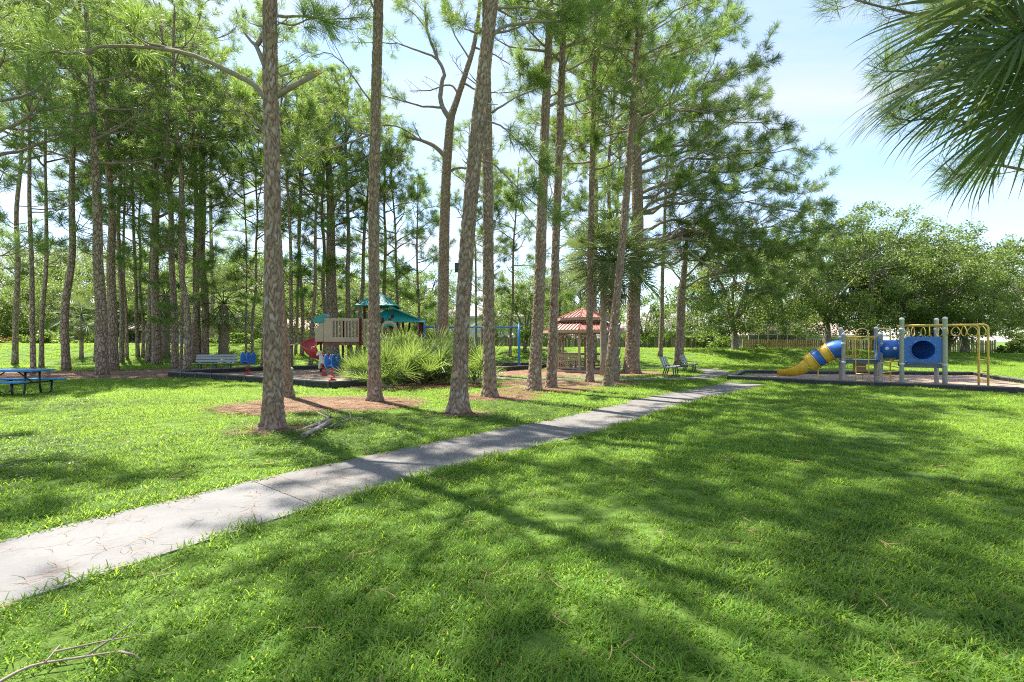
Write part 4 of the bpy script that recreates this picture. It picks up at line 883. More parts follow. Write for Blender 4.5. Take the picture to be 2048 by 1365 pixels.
def palm(loc, h, r0, label, seed, meshes, n=30, s=1.0, boots=True, boot_from=0.0, dry=3, cat='palm', lean=(0, 0), elr=(-.75, 1.35)):
    r = np.random.default_rng(seed); root = empty('palm_tree', loc, 0, label, cat); m = MB(); pts = [Vector((lean[0]*t*t, lean[1]*t*t, h*t-.08*(t == 0))) for t in np.linspace(0, 1, 8)]
    m.tube(pts, [r0*1.25]+[r0]*6+[r0*.9], 12); tr = m.build('trunk', 'palm_boot', root)
    if boots:
        m = MB(); z = boot_from; k = 0
        while z < h-.05:
            a = k*2.4; t = z/h; c = Vector((lean[0]*t*t, lean[1]*t*t, z)); d = Vector((math.cos(a), math.sin(a), 0)); sd = Vector((-d.y, d.x, 0)); b = c+d*r0*.85; L_ = r.uniform(.16, .3); o = len(m.v); e = b+d*L_*.45+Vector((0, 0, L_)); th = d*.03
            for q in (b-sd*.06, b+sd*.06, e+sd*.03, e-sd*.03, b-sd*.06+th*1.6, b+sd*.06+th*1.6, e+sd*.03+th, e-sd*.03+th): m.v.append(tuple(q))
            for f in ((0, 1, 2, 3), (4, 7, 6, 5), (0, 4, 5, 1), (1, 5, 6, 2), (2, 6, 7, 3), (3, 7, 4, 0)): m.face([o+i for i in f])
            z += .045; k += 1
        m.build('leaf_bases', 'palm_boot', root)
    top = Vector((lean[0], lean[1], h))
    for i in range(n):
        t = i/n; el = elr[0]+(elr[1]-elr[0])*t+r.normal(0, .1); add_frond(root, meshes[i % len(meshes)], top+Vector((0, 0, .1*t)), i*2.4+r.normal(0, .15), el, s*r.uniform(.82, 1.12), r.normal(0, .25))
    for i in range(dry): add_frond(root, FR_DRY[i % 2], top-Vector((0, 0, .12)), i*2.1+seed, -1.15, s*.9)
    return root
b = G(1229, 762); palm((b.x, b.y, 0), 4.7, .17, 'booted sabal palm standing right of the gazebo', 1, FR_MID, 40, 1.2, True, .2, elr=(-.45, 1.35))
b = G(1207, 752); palm((b.x, b.y, 0), 5.2, .15, 'sabal palm drooping its fronds over the gazebo roof', 2, FR_MID, 36, 1.1, False, dry=0, elr=(-.15, 1.35))
def berm_pt(px, py):
    best = min(np.arange(28, 60, .1), key=lambda d: abs(gzf((px-CX)/F*d, d)-(CAMH-(py-CY)/F*d))); p = P(px, py, float(best)); p.z = gzf(p.x, p.y); return p
b = berm_pt(447, 711); palm(b, 3.6, .3, 'stout sabal palm with flared roots behind the blue spring rider', 3, FR_MID, 32, 1.35, True)
b = berm_pt(331, 713); palm(b, 4.2, .26, 'sabal palm with criss-cross leaf bases behind the many-branched pine', 4, FR_MID, 26, 1.2, True)
b = berm_pt(163, 716); palm(b, 2.9, .12, 'small thin-stemmed palm on the lawn behind the straw bed', 5, FR_MID, 20, 1.0, False)
b = berm_pt(196, 705); palm(b, 4.0, .16, 'young palm behind the thick grey pine', 6, FR_MID, 22, 1.2, False)
palm(((1890-CX)/F*41, 41, gzf(36.7, 41)), 3.2, .26, 'full round sabal palm behind the grey play posts', 7, FR_MID, 44, 1.75, True)
palm(((1440-CX)/F*52, 52, .2), 2.6, .14, 'pale feathery palm in the far garden left of the oak', 8, FR_MID, 26, 1.3, False)
palm(((715-CX)/F*44, 44, gzf(-14, 44)), 4.4, .2, 'sabal palm behind the tan tower panels', 9, FR_MID, 26, 1.3, True)
palm(((990-CX)/F*50, 50, .3), 3.4, .2, 'sabal palm in front of the white house', 10, FR_MID, 26, 1.3, True)
# the palm whose fronds hang into the picture at the top right
pr_ = palm((6.45, 4.75, 0), 5.15, .17, 'sabal palm at the right edge with fronds hanging overhead', 11, FR_BIG, 16, 1.0, True, 1.2, 2)
for (az, el, s, roll) in [(3.0, .25, 1.12, .7), (3.35, -.05, 1.1, -.6), (2.8, -.2, 1.05, .8), (3.6, .15, 1.0, .6), (3.2, -.5, 1.0, -.7), (2.55, .15, 1.1, -.6)]:
    add_frond(pr_, FR_BIG[int(az*10) % 4], Vector((0, 0, 5.15)), az, el, s, roll)
# ---- saw palmettos
def palmetto(loc, label, seed, n, s):
    r = np.random.default_rng(seed); root = empty('palmetto_bush', loc, 0, label, 'palmetto'); m = MB()
    for k in range(3): a = r.uniform(0, 6.28); m.tube([(0, 0, -.04), (.12*math.cos(a), .12*math.sin(a), .1), (.3*math.cos(a), .3*math.sin(a), .22)], [.07, .06, .05], 7)
    m.build('stem', 'palm_boot', root)
    for i in range(n):
        el = r.uniform(.25, 1.4); add_frond(root, FR_LOW[i % 5], Vector((*(r.normal(0, .09*s, 2)), .05+.12*s*r.uniform())), i*2.4+r.normal(0, .3), el, s*r.uniform(.8, 1.25), r.normal(0, .5))
    for i in range(2): add_frond(root, FR_DRY[i], Vector((0, 0, .15)), r.uniform(0, 6.28), -.15, s*.5)
    return root
for i, (px, py, n, s, lab) in enumerate([(722, 772, 22, .95, 'palmetto at the left end of the clump, against the black border'), (776, 778, 24, 1.15, 'palmetto in front, just right of the slim straight pine'), (806, 768, 26, 1.3, 'palmetto left of the middle of the clump'), (842, 770, 26, 1.3, 'palmetto in the middle of the clump'), (880, 766, 26, 1.3, 'palmetto left of the leaning pine'),
                                         (948, 770, 24, 1.15, 'palmetto right of the leaning pine'), (820, 757, 26, 1.5, 'tall palmetto at the back of the clump below the sloping roof'), (860, 755, 26, 1.5, 'tall palmetto at the back of the clump left of the crooked pine'), (912, 758, 26, 1.4, 'tall palmetto at the back behind the leaning pine'), (745, 764, 22, 1.2, 'palmetto behind the slim straight pine'), (785, 757, 24, 1.45, 'tall palmetto below the tower arch')]):
    b = G(px, py); b.z = gzf(b.x, b.y); palmetto(b, lab, 500+i, n, s)
# ================================================================== PLAY AREA BORDERS
TIMB = {}
def border(name, poly, label, closed=True, seg=1.22, h=.24, skip=()):
    root = empty(name, (poly[0][0], poly[0][1], gzf(*poly[0])), 0, label, 'border'); o = Vector((poly[0][0], poly[0][1], 0)); z0 = gzf(*poly[0])
    pairs = list(zip(poly, poly[1:]+poly[:1])) if closed else list(zip(poly, poly[1:]))
    for pi, (a, b) in enumerate(pairs):
        if pi in skip: continue
        a = Vector((*a, 0)); b = Vector((*b, 0)); d = b-a; n = max(1, round(d.length/seg)); ln = d.length/n; ang = math.atan2(d.y, d.x); key = (round(ln, 3), h)
        if key not in TIMB:
            m = MB(); m.box((0, 0, h/2-.03), (ln-.012, .085, h+.02)); 
            k = int(ln/.075)
            for j in range(k):                     # moulded cross ribs on both faces
                x = -ln/2+.06+(ln-.12)*j/max(1, k-1)
                for sy in (-1, 1):
                    m.bar((x-.03, sy*.046, .015), (x+.03, sy*.046, h-.05), .012, .016, up=(0, 1, 0)); m.bar((x+.03, sy*.0465, .015), (x-.03, sy*.0465, h-.05), .012, .016, up=(0, 1, 0))
            t = MB(); t.box((0, 0, h+.003), (ln-.012, .125, .04)); e = MB(); e.box((ln/2-.05, 0, h/2), (.10, .118, h-.04)); e.tube([(ln/2-.05, 0, h-.02), (ln/2-.05, 0, h+.032)], .022, 8)
            TIMB[key] = (m.mesh('timber', 'black_plastic'), t.mesh('top_cap', 'timber_top'), e.mesh('stake_joint', 'black_plastic'))
        for i in range(n):
            p = a+d*((i+.5)/n); tm = link('timber', TIMB[key][0], root); tm.location = (p.x-o.x, p.y-o.y, gzf(p.x, p.y)-z0); tm.rotation_euler = (random.uniform(-.02, .02), 0, ang)
            for nm, me in (('top_cap', TIMB[key][1]), ('stake_joint', TIMB[key][2])): c = link(nm, me, tm)
    return root
border('playground_border', PLAY_R, 'black plastic timber border round the yellow and blue playset', h=.17)
border('playground_border', PLAY_L, 'black plastic timber border round the tower and spring riders')
border('playground_border', PLAY_S, 'black plastic timber border round the blue swing')

# ================================================================== RIGHT PLAYSET
u2 = Vector((.866, -.5, 0)); PSO = Vector((14.28, 15.95, 0)); ANG = math.atan2(-.5, .866)
ps = empty('playset', PSO, ANG, 'yellow and blue playset with tube slide, crawl tube and ring ladder', 'playset')
def post(par, x, y, h, r, mat, name='post', dome=True, n=16):
    m = MB(); m.lathe([(r, -.1), (r, h-.04), (r*1.06, h-.039), (r*1.06, h-.015), (r*.9, h+.012), (r*.5, h+.035), (.004, h+.045)], (x, y, 0), n); return m.build(name, mat, par)
for x, y, h in [(0, 0, 2.36), (-1.12, 0, 2.36), (0, 1.08, 2.36), (-1.62, .62, 1.86), (-2.72, .62, 1.86), (-1.62, 1.72, 2.1), (-2.72, 1.72, 2.1)]:
    p_ = post(ps, x, y, h, .067, 'grey_post'); m = MB()
    for z in (.82, h-.35): m.lathe([(.07, z-.03), (.076, z-.025), (.076, z+.025), (.07, z+.03)], (x, y, 0), 14)
    m.build('clamp', 'grey_post', p_)
def deck(par, cx, cy, z, w, d, mat):
    m = MB(); m.box((cx, cy, z), (w, d, .035)); dk = m.build('deck', mat, par, bevel=.006); m = MB()
    for sx, sy, a, b in ((0, -1, w, .03), (0, 1, w, .03), (-1, 0, .03, d-.062), (1, 0, .03, d-.062)): m.box((cx+sx*(w/2-.016), cy+sy*(d/2-.016), z-.069), (a-.004, b, .10))
    m.build('deck_rim', mat, dk)
    return dk
deck(ps, -.56, .54, .82, 1.02, 1.02, 'deck_grey'); deck(ps, -2.17, 1.17, .90, 1.0, 1.0, 'deck_grey')
# panel with round opening
def sq_circle(hw, hh, k, rr): 
    o = []; i_ = []
    for j in range(k):
        t = 2*math.pi*j/k; c, s_ = math.cos(t), math.sin(t); q = max(abs(c)/hw, abs(s_)/hh); o.append((c/q, s_/q)); i_.append((c*rr, s_*rr))
    return o, i_
oo, ii_ = sq_circle(.50, .44, 48, .325)
def hole_panel(x, y, z, ux, vx=(0, 0, 1), t=.05, mat='blue_plastic', name='round_window_panel'):
    m = MB(); m.ring_plate(oo, ii_, (x, y, z), ux, vx, t); pn = m.build(name, mat, ps, bevel=.01); m = MB(); n_ = Vector(ux).cross(Vector(vx))
    for k in range(12):
        a = 2*math.pi*k/12; c = Vector((x, y, z))+Vector(ux)*.36*math.cos(a)+Vector(vx)*.36*math.sin(a); m.tube([c-n_*.012, c+n_*.004], .011, 6)
    for sx in (-.46, .46):
        for sz in (-.4, .4): c = Vector((x, y, z))+Vector(ux)*sx+Vector(vx)*sz; m.tube([c-n_*.012, c+n_*.004], .014, 6)
    m.build('bolts', 'trim_white', pn); return pn
hole_panel(-.56, .02, 1.30, (-1, 0, 0))
# crawl tube: from the panel back and round to the left, with bubble windows
def hollow_tube(pts, r, t, n, mat, name, par, smooth=True):
    m = MB(); m.tube(pts, r, n, False); k = len(m.v); m.tube(pts, r-t, n, False)
    nf = len(m.f)//2; m.f[nf:] = [tuple(reversed(f)) for f in m.f[nf:]]
    L_ = len(pts)
    for j in range(n):
        j2 = (j+1) % n; m.face((j, k+j, k+j2, j2)); e = (L_-1)*n; m.face((e+j, e+j2, k+e+j2, k+e+j))
    return m.build(name, mat, par)
arc = [(-.56, -.03, 1.30), (-.56, .12, 1.30)]+[(-.56-.55*(1-math.cos(a)), .12+.75*math.sin(a), 1.30) for a in np.linspace(.2, math.pi/2, 8)]+[(-1.35, .87, 1.30), (-1.66, .87, 1.30)]
tb = hollow_tube(arc, .335, .02, 26, 'blue_plastic', 'crawl_tube', ps)
m = MB()
for i in (1, 5, 9): 
    a, b = Vector(arc[i]), Vector(arc[i+1]); d = (b-a).normalized()*.03; m.tube([a-d, a-d*.99, a+d*.99, a+d], [.33, .362, .362, .33], 26, False)
m.build('tube_flange', 'blue_plastic', tb)
for k, (x, z) in enumerate([(-1.22, 1.33), (-1.45, 1.33)]):
    m = MB(); m.lathe([(.06, 0), (.062, .012), (.045, .03), (.004, .04)], (0, 0, 0), 14); w = m.build('bubble_window', 'trim_white', tb); w.location = (x, .87-.328, z); w.rotation_euler = (math.radians(90), 0, 0)
hp2 = hole_panel(-1.66, .87, 1.30, (0, -1, 0), t=.04, name='tube_end_panel')
# other rails of the tall deck
m = MB()
for z in (1.0, 1.7): m.tube([(-1.08, 1.08, z), (-.04, 1.08, z)], .018, 8)
for k in range(7): m.tube([(-.98+.14*k, 1.08, 1.0), (-.98+.14*k, 1.08, 1.7)], .013, 6)
m.build('guard_rail', 'yellow_paint', ps)
# barrier cages on the low deck
def barrier(x0, x1, y, z0=1.0, z1=1.72, par=ps):
    m = MB(); a, b = x0+.07, x1-.07
    for q in (0, .045):
        lo, hi = z0+q, z1-q; l_, r_ = a+q, b-q; m.tube([(l_, y, lo+.05), (l_, y, hi-.05), (l_+.05, y, hi), (r_-.05, y, hi), (r_, y, hi-.05), (r_, y, lo+.05), (r_-.05, y, lo), (l_+.05, y, lo), (l_, y, lo+.05)], .014, 8)
    n = max(1, int((b-a-.09)/.11))
    for k in range(1, n): x = a+.045+(b-a-.09)*k/n; m.tube([(x, y, z0+.045), (x, y, z1-.045)], .011, 6)
    return m.build('barrier', 'yellow_paint', par)
barrier(-2.72, -2.33, .62); barrier(-2.01, -1.62, .62); barrier(-2.72, -2.0, 1.72)
m = MB(); m.tube([(-2.72, .62, 1.76), (-1.62, .62, 1.76)], .022, 10); m.tube([(-2.72, 1.72, 1.76), (-1.62, 1.72, 1.76)], .022, 10); m.tube([(-2.72, .62, 1.0), (-2.4, .62, 1.0)], .016, 8); m.build('top_rail', 'yellow_paint', ps)
# hoop ladder in front of the low deck
m = MB(); xa, xb, yl = -2.36, -1.98, .42; top = 2.02
m.tube([(xa, yl-.1, -.05), (xa, yl+.1, .9), (xa, yl+.12, top-.16)]+[(xa+(xb-xa)*(.5-.5*math.cos(t)), yl+.12, top-.16+.19*math.sin(t)) for t in np.linspace(0, math.pi, 9)][1:-1]+[(xb, yl+.12, top-.16), (xb, yl+.1, .9), (xb, yl-.1, -.05)], .017, 8)
ld = m.build('hoop_ladder', 'yellow_paint', ps)
for z in (.16, .42, .68): m = MB(); m.tube([(xa, yl-.1+.2*z/.9, z), (xb, yl-.1+.2*z/.9, z)], .015, 8); m.build('rung', 'yellow_paint', ld)
# counter panel hanging under the low deck
m = MB(); m.box((-2.15, 1.5, .62), (.42, .035, .36)); bk = m.build('hanging_panel', 'pink_panel', ps, bevel=.03); m = MB()
for sx in (-.1, .1): m.tube([(-2.15+sx, 1.5, .48), (-2.15+sx, 1.5, -.05)], .014, 6)
m.build('panel_leg', 'yellow_paint', bk)
# tube slide to the left
sp_ = [(-2.70, 1.17, 1.30), (-2.95, 1.17, 1.27), (-3.2, 1.17, 1.14), (-3.5, 1.17, .94), (-3.8, 1.17, .73), (-4.0, 1.17, .62)]
sl = [Vector(p) for p in catmull(sp_, 6)]; slide = hollow_tube(sl[:11], .335, .02, 26, 'blue_plastic', 'tube_slide', ps)
for k, (a, b, mt) in enumerate([(10, 16, 'yellow_plastic'), (15, 21, 'blue_plastic'), (20, 26, 'yellow_plastic')]): hollow_tube(sl[a:b], .335+.004*(k % 2), .02, 26, mt, 'slide_section', slide)
m = MB()
for i in (10, 15, 20):
    a = sl[i]; d = (sl[i+1]-sl[i]).normalized()*.022; m.tube([a-d, a-d*.98, a+d*.98, a+d], [.34, .358, .358, .34], 26, False)
m.build('slide_collar', 'yellow_plastic', slide)
# open exit chute: half tube flaring to a lip
_c = catmull([tuple(sl[25]), tuple(sl[28]), (-4.06, 1.17, .60), (-4.3, 1.17, .55), (-4.6, 1.17, .53), (-4.88, 1.17, .54)], 4)
m = MB(); ex = [(p, .337-.012*i/(len(_c)-1), .44+.56*max(0, 1-i/(len(_c)*.8))**1.15) for i, p in enumerate(_c)]; K_ = 20
for th in (0, .02):
    for (c, r, op) in ex:
        for j in range(K_+1):
            a = -math.pi/2+(-1+2*j/K_)*math.pi*op*.98; m.v.append((c.x, c.y+(r-th)*math.cos(a), c.z+(r-th)*math.sin(a)))
row = K_+1; lay = row*len(ex)
for i in range(len(ex)-1):
    for j in range(K_):
        a = i*row+j; m.face((a, a+1, a+row+1, a+row), True); m.face((lay+a, lay+a+row, lay+a+row+1, lay+a+1), True)
    for j in (0, K_): a = i*row+j; m.face((a, a+row, lay+a+row, lay+a))
e = (len(ex)-1)*row
for j in range(K_): m.face((e+j, e+j+1, lay+e+j+1, lay+e+j))
m.build('slide_exit', 'yellow_plastic', slide)
m = MB()
for sy in (-.2, .2): m.tube([(-4.3, 1.17+sy, .25), (-4.3, 1.17+sy*1.3, -.05)], .022, 8)
m.tube([(-3.5, 1.17, .62), (-3.5, .95, .3), (-3.5, .9, -.05)], .02, 8); m.build('slide_leg', 'yellow_paint', slide)
# overhead ring ladder
m = MB()
m.tube([(-1.12, 0, 2.13), (.93, 0, 2.13)]+[(.93+.12*math.sin(t), 0, 2.13-.12*(1-math.cos(t))) for t in np.linspace(.3, math.pi/2, 5)]+[(1.05, 0, -.06)], .03, 10)
m.tube([(-1.12, .9, 2.13), (.93, .9, 2.13)]+[(.93+.12*math.sin(t), .9, 2.13-.12*(1-math.cos(t))) for t in np.linspace(.3, math.pi/2, 5)]+[(1.05, .9, -.06)], .03, 10)
bm = m.build('overhead_beam', 'yellow_paint', ps)
def ring_mesh():
    m = MB(); pts = []
    for k in range(25):
        t = 2*math.pi*k/24; pts.append((.14*math.sin(t)*(1-.35*math.cos(t)*(math.cos(t) > 0)), 0, -.19+.16*math.cos(t)))
    m.tube(pts, .013, 7, False); return m.mesh('trapeze_ring', 'yellow_paint')
rm = ring_mesh()
for k in range(5):
    for b_ in (0, .9): r_ = link('trapeze_ring', rm, ps); r_.location = (-.82+.43*k, b_, 2.115); r_.rotation_euler = (0, 0, 1.1+.25*k+(.5 if b_ else 0))
m = MB()
for z in (.28, .62, .98): m.tube([(1.05, 0, z), (1.05, .9, z)], .018, 8)
m.build('end_rung', 'yellow_paint', ps)
# corkscrew climber behind the low deck
m = MB(); cxk, cyk = -1.1, 2.35; m.tube([(cxk, cyk, -.05), (cxk, cyk, 1.95), (cxk-.06, cyk-.05, 2.05), (cxk-.5, cyk-.6, 2.08), (-1.62, 1.74, 2.05)], .024, 10); ck = m.build('corkscrew_climber', 'yellow_paint', ps)
m = MB(); m.tube([(cxk+.34*math.cos(t), cyk+.34*math.sin(t), .15+.062*t) for t in np.linspace(0, 2*math.pi*3, 72)], .02, 8); m.build('spiral_rail', 'yellow_paint', ck)

# ================================================================== TOWER WITH SPIRAL SLIDE
TY = 24.0
tw = empty('play_tower', (P(727, 700, TY).x, TY, 0), .10, 'play tower with teal roofs, tan panels and red spiral slide', 'play tower')
TX = tw.location.x
def tx(px, d=TY): return (px-CX)/F*d-TX
hexc = (tx(757), 1.0); HW = .98
for (x, y, h) in [(tx(729), .0, 3.38), (tx(729)+1.35, 0, 2.95), (tx(729), 1.9, 3.38), (tx(729)+1.35, 1.9, 3.38), (tx(745), -.25, 2.75), (tx(766), -.25, 2.75), (tx(780), -.25, 2.72), (tx(726), -.62, 2.72), (tx(690), -.3, 2.7), (tx(691), .9, 1.56)]:
    post(tw, x, y, h, .062, 'maroon_post', n=12)
for (x, y) in [(tx(803), .3), (tx(811), 1.5), (tx(838), .3), (tx(838), 1.6)]: post(tw, x, y, 2.54, .062, 'maroon_post', n=12)
for (cx_, cy_, z, w, d) in [(tx(747), .6, 1.5, 1.35, 1.5), (tx(690), .1, 1.54, 1.6, 1.1), (tx(820), .9, 1.0, 1.2, 1.3)]: deck(tw, cx_, cy_, z, w, d, 'maroon_post')
def ribbed_side(a, b, c, d, par, n=7, t=.035, name='roof_panel'):
    """one sloping roof side a,b (eave) c,d (top) with raised ribs"""
    a, b, c, d = map(Vector, (a, b, c, d)); nrm = (b-a).cross(d-a).normalized(); m = MB(); o = len(m.v)
    for q in (0, 1):
        for p in (a, b, c, d): m.v.append(tuple(p-nrm*t*q))
    for f in ((0, 1, 2, 3), (7, 6, 5, 4), (0, 4, 5, 1), (1, 5, 6, 2), (2, 6, 7, 3), (3, 7, 4, 0)): m.face(f)
    pn = m.build(name, 'teal_roof', par); m = MB()
    for k in range(n+1):
        s_ = k/n; p = a.lerp(b, s_)+nrm*.008; q = d.lerp(c, s_)+nrm*.008; m.bar(p, q, .055, .035, up=nrm)
    m.bar(a+nrm*.005, b+nrm*.005, .07, .06, up=nrm); m.build('rib', 'teal_roof', pn)
    return pn
def pyramid_roof(cx_, cy_, z0, z1, w, d, topw, name, par=tw, n=7):
    root = MB(); root.box((cx_, cy_, z1-.05), (topw*2+.1, topw*2+.1, .1)); root.lathe([(topw*1.1, 0), (topw*.9, .08), (.02, .16)], (cx_, cy_, z1), 8); ro = root.build(name, 'teal_roof', par)
    e = [(cx_-w, cy_-d, z0), (cx_+w, cy_-d, z0), (cx_+w, cy_+d, z0), (cx_-w, cy_+d, z0)]; t_ = [(cx_-topw, cy_-topw, z1), (cx_+topw, cy_-topw, z1), (cx_+topw, cy_+topw, z1), (cx_-topw, cy_+topw, z1)]
    for k in range(4): ribbed_side(e[k], e[(k+1) % 4], t_[(k+1) % 4], t_[k], ro, n)
    return ro
pyramid_roof(tx(752), .9, 3.38, 4.0, .98, .98, .13, 'pyramid_roof')
# long sloping roof going down to the right
rf = MB(); rf.bar((tx(779), .0, 3.30), (tx(779), 1.9, 3.30), .08, .08); rf = rf.build('sloping_roof', 'teal_roof', tw)
ribbed_side((tx(850), -.15, 2.56), (tx(850), 2.0, 2.56), (tx(779), 1.9, 3.32), (tx(779), -.05, 3.32), rf, 8)
ribbed_side((tx(738), -.2, 2.56), (tx(850), -.2, 2.56), (tx(785), .45, 3.2), (tx(770), .45, 3.2), rf, 7)
rf2 = MB(); rf2.box((tx(718), 1.2, 3.0), (.3, .5, .05)); rf2.prism([(0, 0), (.36, 0), (.18, .2)], (tx(711), .95, 2.86), (1, 0, 0), (0, 0, 1), .06); rf2.build('small_teal_hood', 'teal_roof', tw)
# tan wall panels with upright slats
def tan_panel(x0, x1, y, z0, z1, slots, par=tw, name='tan_panel', mat='tan_plastic'):
    m = MB(); w = x1-x0; m.box(((x0+x1)/2, y, z0+.11), (w, .05, .22)); m.box(((x0+x1)/2, y, z1-.06), (w, .06, .12)); ob = m.build(name, mat, par, bevel=.008)
    a, b = slots; zz0, zz1 = z0+.215, z1-.115
    if a > x0+.02: m = MB(); m.box(((x0+a)/2, y+.003, (zz0+zz1)/2), (a-x0, .044, zz1-zz0)); m.build('panel_face', mat, ob)
    if b < x1-.02: m = MB(); m.box(((x1+b)/2, y+.003, (zz0+zz1)/2), (x1-b, .044, zz1-zz0)); m.build('panel_face', mat, ob)
    n = max(2, round((b-a)/.15)); me = None
    for k in range(n+1):
        if me is None: mm = MB(); mm.box((0, 0, 0), (.055, .04, zz1-zz0)); me = mm.mesh('slat', mat)
        s_ = link('slat', me, ob); s_.location = (a+(b-a)*k/n, y, (zz0+zz1)/2)
    return ob
yb = -.45
tan_panel(tx(655), tx(724), yb, 1.56, 2.70, (tx(671), tx(721)))
tan_panel(tx(730), tx(744), yb+.05, 1.3, 2.68, (tx(733), tx(742)))
tan_panel(tx(660), tx(724), yb+1.1, 1.56, 2.70, (tx(664), tx(721)))
# slide entrance side with a concave cut
m = MB(); x0, x1 = tx(639), tx(654.5); w = x1-x0
poly = [(0, 0), (w, 0), (w, 1.12), (.62*w, 1.12), (.60*w, .92), (.45*w, .78), (.18*w, .66), (0, .60)]
m.prism([(p[0], p[1]) for p in poly], (x0, yb+.03, 1.57), (1, 0, 0), (0, 0, 1), .06); m.build('slide_side_panel', 'tan_plastic', tw, bevel=.008)
m = MB(); m.prism([(p[0], p[1]) for p in poly], (x0, yb+1.05, 1.57), (1, 0, 0), (0, 0, 1), .06); m.build('slide_side_panel', 'tan_plastic', tw, bevel=.008)
m = MB(); xa, xb = tx(635), tx(656)
m.prism([(0, 0), (.34, -.06), (.52, .0), (.50, .34), (.45, .42), (.40, .30), (.2, .26), (.04, .14)], (xa, yb+1.1, 2.52), (1, 0, 0), (0, 0, 1), 1.18); hood = m.build('slide_hood', 'teal_roof', tw, bevel=.02)
# arched panel
m = MB(); xa, xb = tx(765.5), tx(795); w = xb-xa; outl = [(0, -.35), (0, .2)]+[(w/2-w/2*math.cos(t), .2+.30*math.sin(t)) for t in np.linspace(.15, math.pi-.15, 12)]+[(w, .2), (w, -.35)]
inn = [(.09, -.35), (.09, .12)]+[(w/2-(w/2-.09)*math.cos(t), .12+.24*math.sin(t)) for t in np.linspace(.15, math.pi-.15, 12)]+[(w-.09, .12), (w-.09, -.35)]
m.ring_plate(outl, inn, (xa, yb, 2.1), (1, 0, 0), (0, 0, 1), .06); ap = m.build('arched_panel', 'tan_plastic', tw); m = MB()
o2 = [(w/2-(w/2-.11)*math.cos(t), .10+.24*math.sin(t)) for t in np.linspace(.25, math.pi-.25, 12)]; i2 = [(w/2+(w/2-.14)*math.cos(t), .07+.17*math.sin(t)) for t in np.linspace(.25, math.pi-.25, 12)]
m.prism(o2+i2, (xa, yb-.02, 2.12), (1, 0, 0), (0, 0, 1), .05); m.build('teal_arch', 'teal_roof', ap)
m = MB(); m.box((w/2+xa, yb+.04, 1.6), (w, .04, .4)); m.build('panel_face', 'tan_plastic', ap)
for (x0_, x1_) in [(tx(803), tx(838))]: tan_panel(x0_, x1_, .3, 1.05, 1.85, (x0_+.1, x1_-.1))
m = MB()
for z in (.4, .75, 1.1, 1.4): m.tube([(tx(691), -.3, z), (tx(691), .3, z)], .018, 6)
m.build('step_bar', 'maroon_post', tw)
# spiral slide: trough swept round a post
m = MB(); C0 = Vector((tx(643), .15, 0)); Rr = .56; n_ = 34; K_ = 12; prof = [(math.cos(a)*.36, -.30*math.sin(a)) for a in np.linspace(0, math.pi, K_)]
for th in (0, 1):
    for i in range(n_):
        t = i/(n_-1); a = math.radians(62+300*t); z = 1.62-1.32*min(1, t*1.04); c = C0+Vector((Rr*math.cos(a), Rr*math.sin(a), z)); rad = Vector((math.cos(a), math.sin(a), 0))
        for (x, y) in prof: k = 1-.06*th; yy = y*k+(.34+.12*(x > .15)) ; m.v.append(tuple(c+rad*x*k+Vector((0, 0, yy))))
row = K_; lay = n_*row
for i in range(n_-1):
    for j in range(K_-1): a = i*row+j; m.face((a, a+row, a+row+1, a+1), True); m.face((lay+a, lay+a+1, lay+a+row+1, lay+a+row), True)
    for j in (0, K_-1): a = i*row+j; m.face((a, lay+a, lay+a+row, a+row))
for e in (0, (n_-1)*row):
    for j in range(K_-1): m.face((e+j, e+j+1, lay+e+j+1, lay+e+j))
ss = m.build('spiral_slide', 'red_plastic', tw); post(tw, C0.x, C0.y, 1.55, .05, 'maroon_post', 'slide_pole', n=10)
ex = m.v[(n_-1)*row+K_//2]
m = MB(); m.tube([(ex[0], ex[1], ex[2]), (ex[0], ex[1], -.05)], .025, 8); m.build('slide_leg', 'red_paint', ss)

# ================================================================== SPRING RIDERS
def spring(root, mat='red_paint'):
    m = MB(); m.tube([(.075*math.cos(t), .075*math.sin(t), .06+.012*t*1.75) for t in np.linspace(0, 2*math.pi*3.3, 70)], .017, 7); sp2 = m.build('spring', mat, root); m = MB()
    m.lathe([(.15, -.02), (.15, .045), (.08, .06), (.07, .08)], (0, 0, 0), 14); m.build('base_plate', mat, sp2); m = MB(); m.box((0, 0, .485), (.2, .16, .035)); m.build('mount_plate', mat, sp2, bevel=.006)
def rider_plate():
    pts = [(.0, .0), (.10, -.02), (.20, .06), (.26, .2), (.27, .36), (.22, .5), (.13, .56), (.07, .52), (.04, .42), (-.04, .42), (-.08, .54), (-.15, .57), (-.22, .5), (-.26, .34), (-.25, .18), (-.18, .04), (-.08, -.03)]
    return [(p.x, p.y) for p in catmull([(x, y, 0) for x, y in pts+pts[:1]], 3)][:-1]
def plate_rider(loc, rz, label, light):
    root = empty('spring_rider', loc, rz, label, 'spring rider'); spring(root); pl = rider_plate()
    for k, y in enumerate((-.20, .155)): m = MB(); m.prism(pl, (0, y+.045, .47), (1, 0, 0), (0, 0, 1), .045); m.build('side_plate', 'blue_light' if (light and k == light-1) else 'blue_plastic', root, bevel=.012)
    m = MB(); m.box((0, 0, .60), (.34, .30, .06)); m.build('seat', 'blue_plastic', root, bevel=.02); m = MB(); m.tube([(.14, -.22, .90), (.14, .22, .90)], .018, 8); m.build('hand_bar', 'blue_light', root); m = MB(); m.tube([(.1, -.27, .56), (.1, .27, .56)], .018, 8); m.build('foot_bar', 'blue_light', root)
    return root
b = G(496, 751); plate_rider((b.x, b.y, .05), 1.25, 'blue double-plate spring rider on the left, near the bench', 2)
b = G(665, 764); plate_rider((b.x, b.y, .05), 1.2, 'blue double-plate spring rider nearest the palmettos', 2)
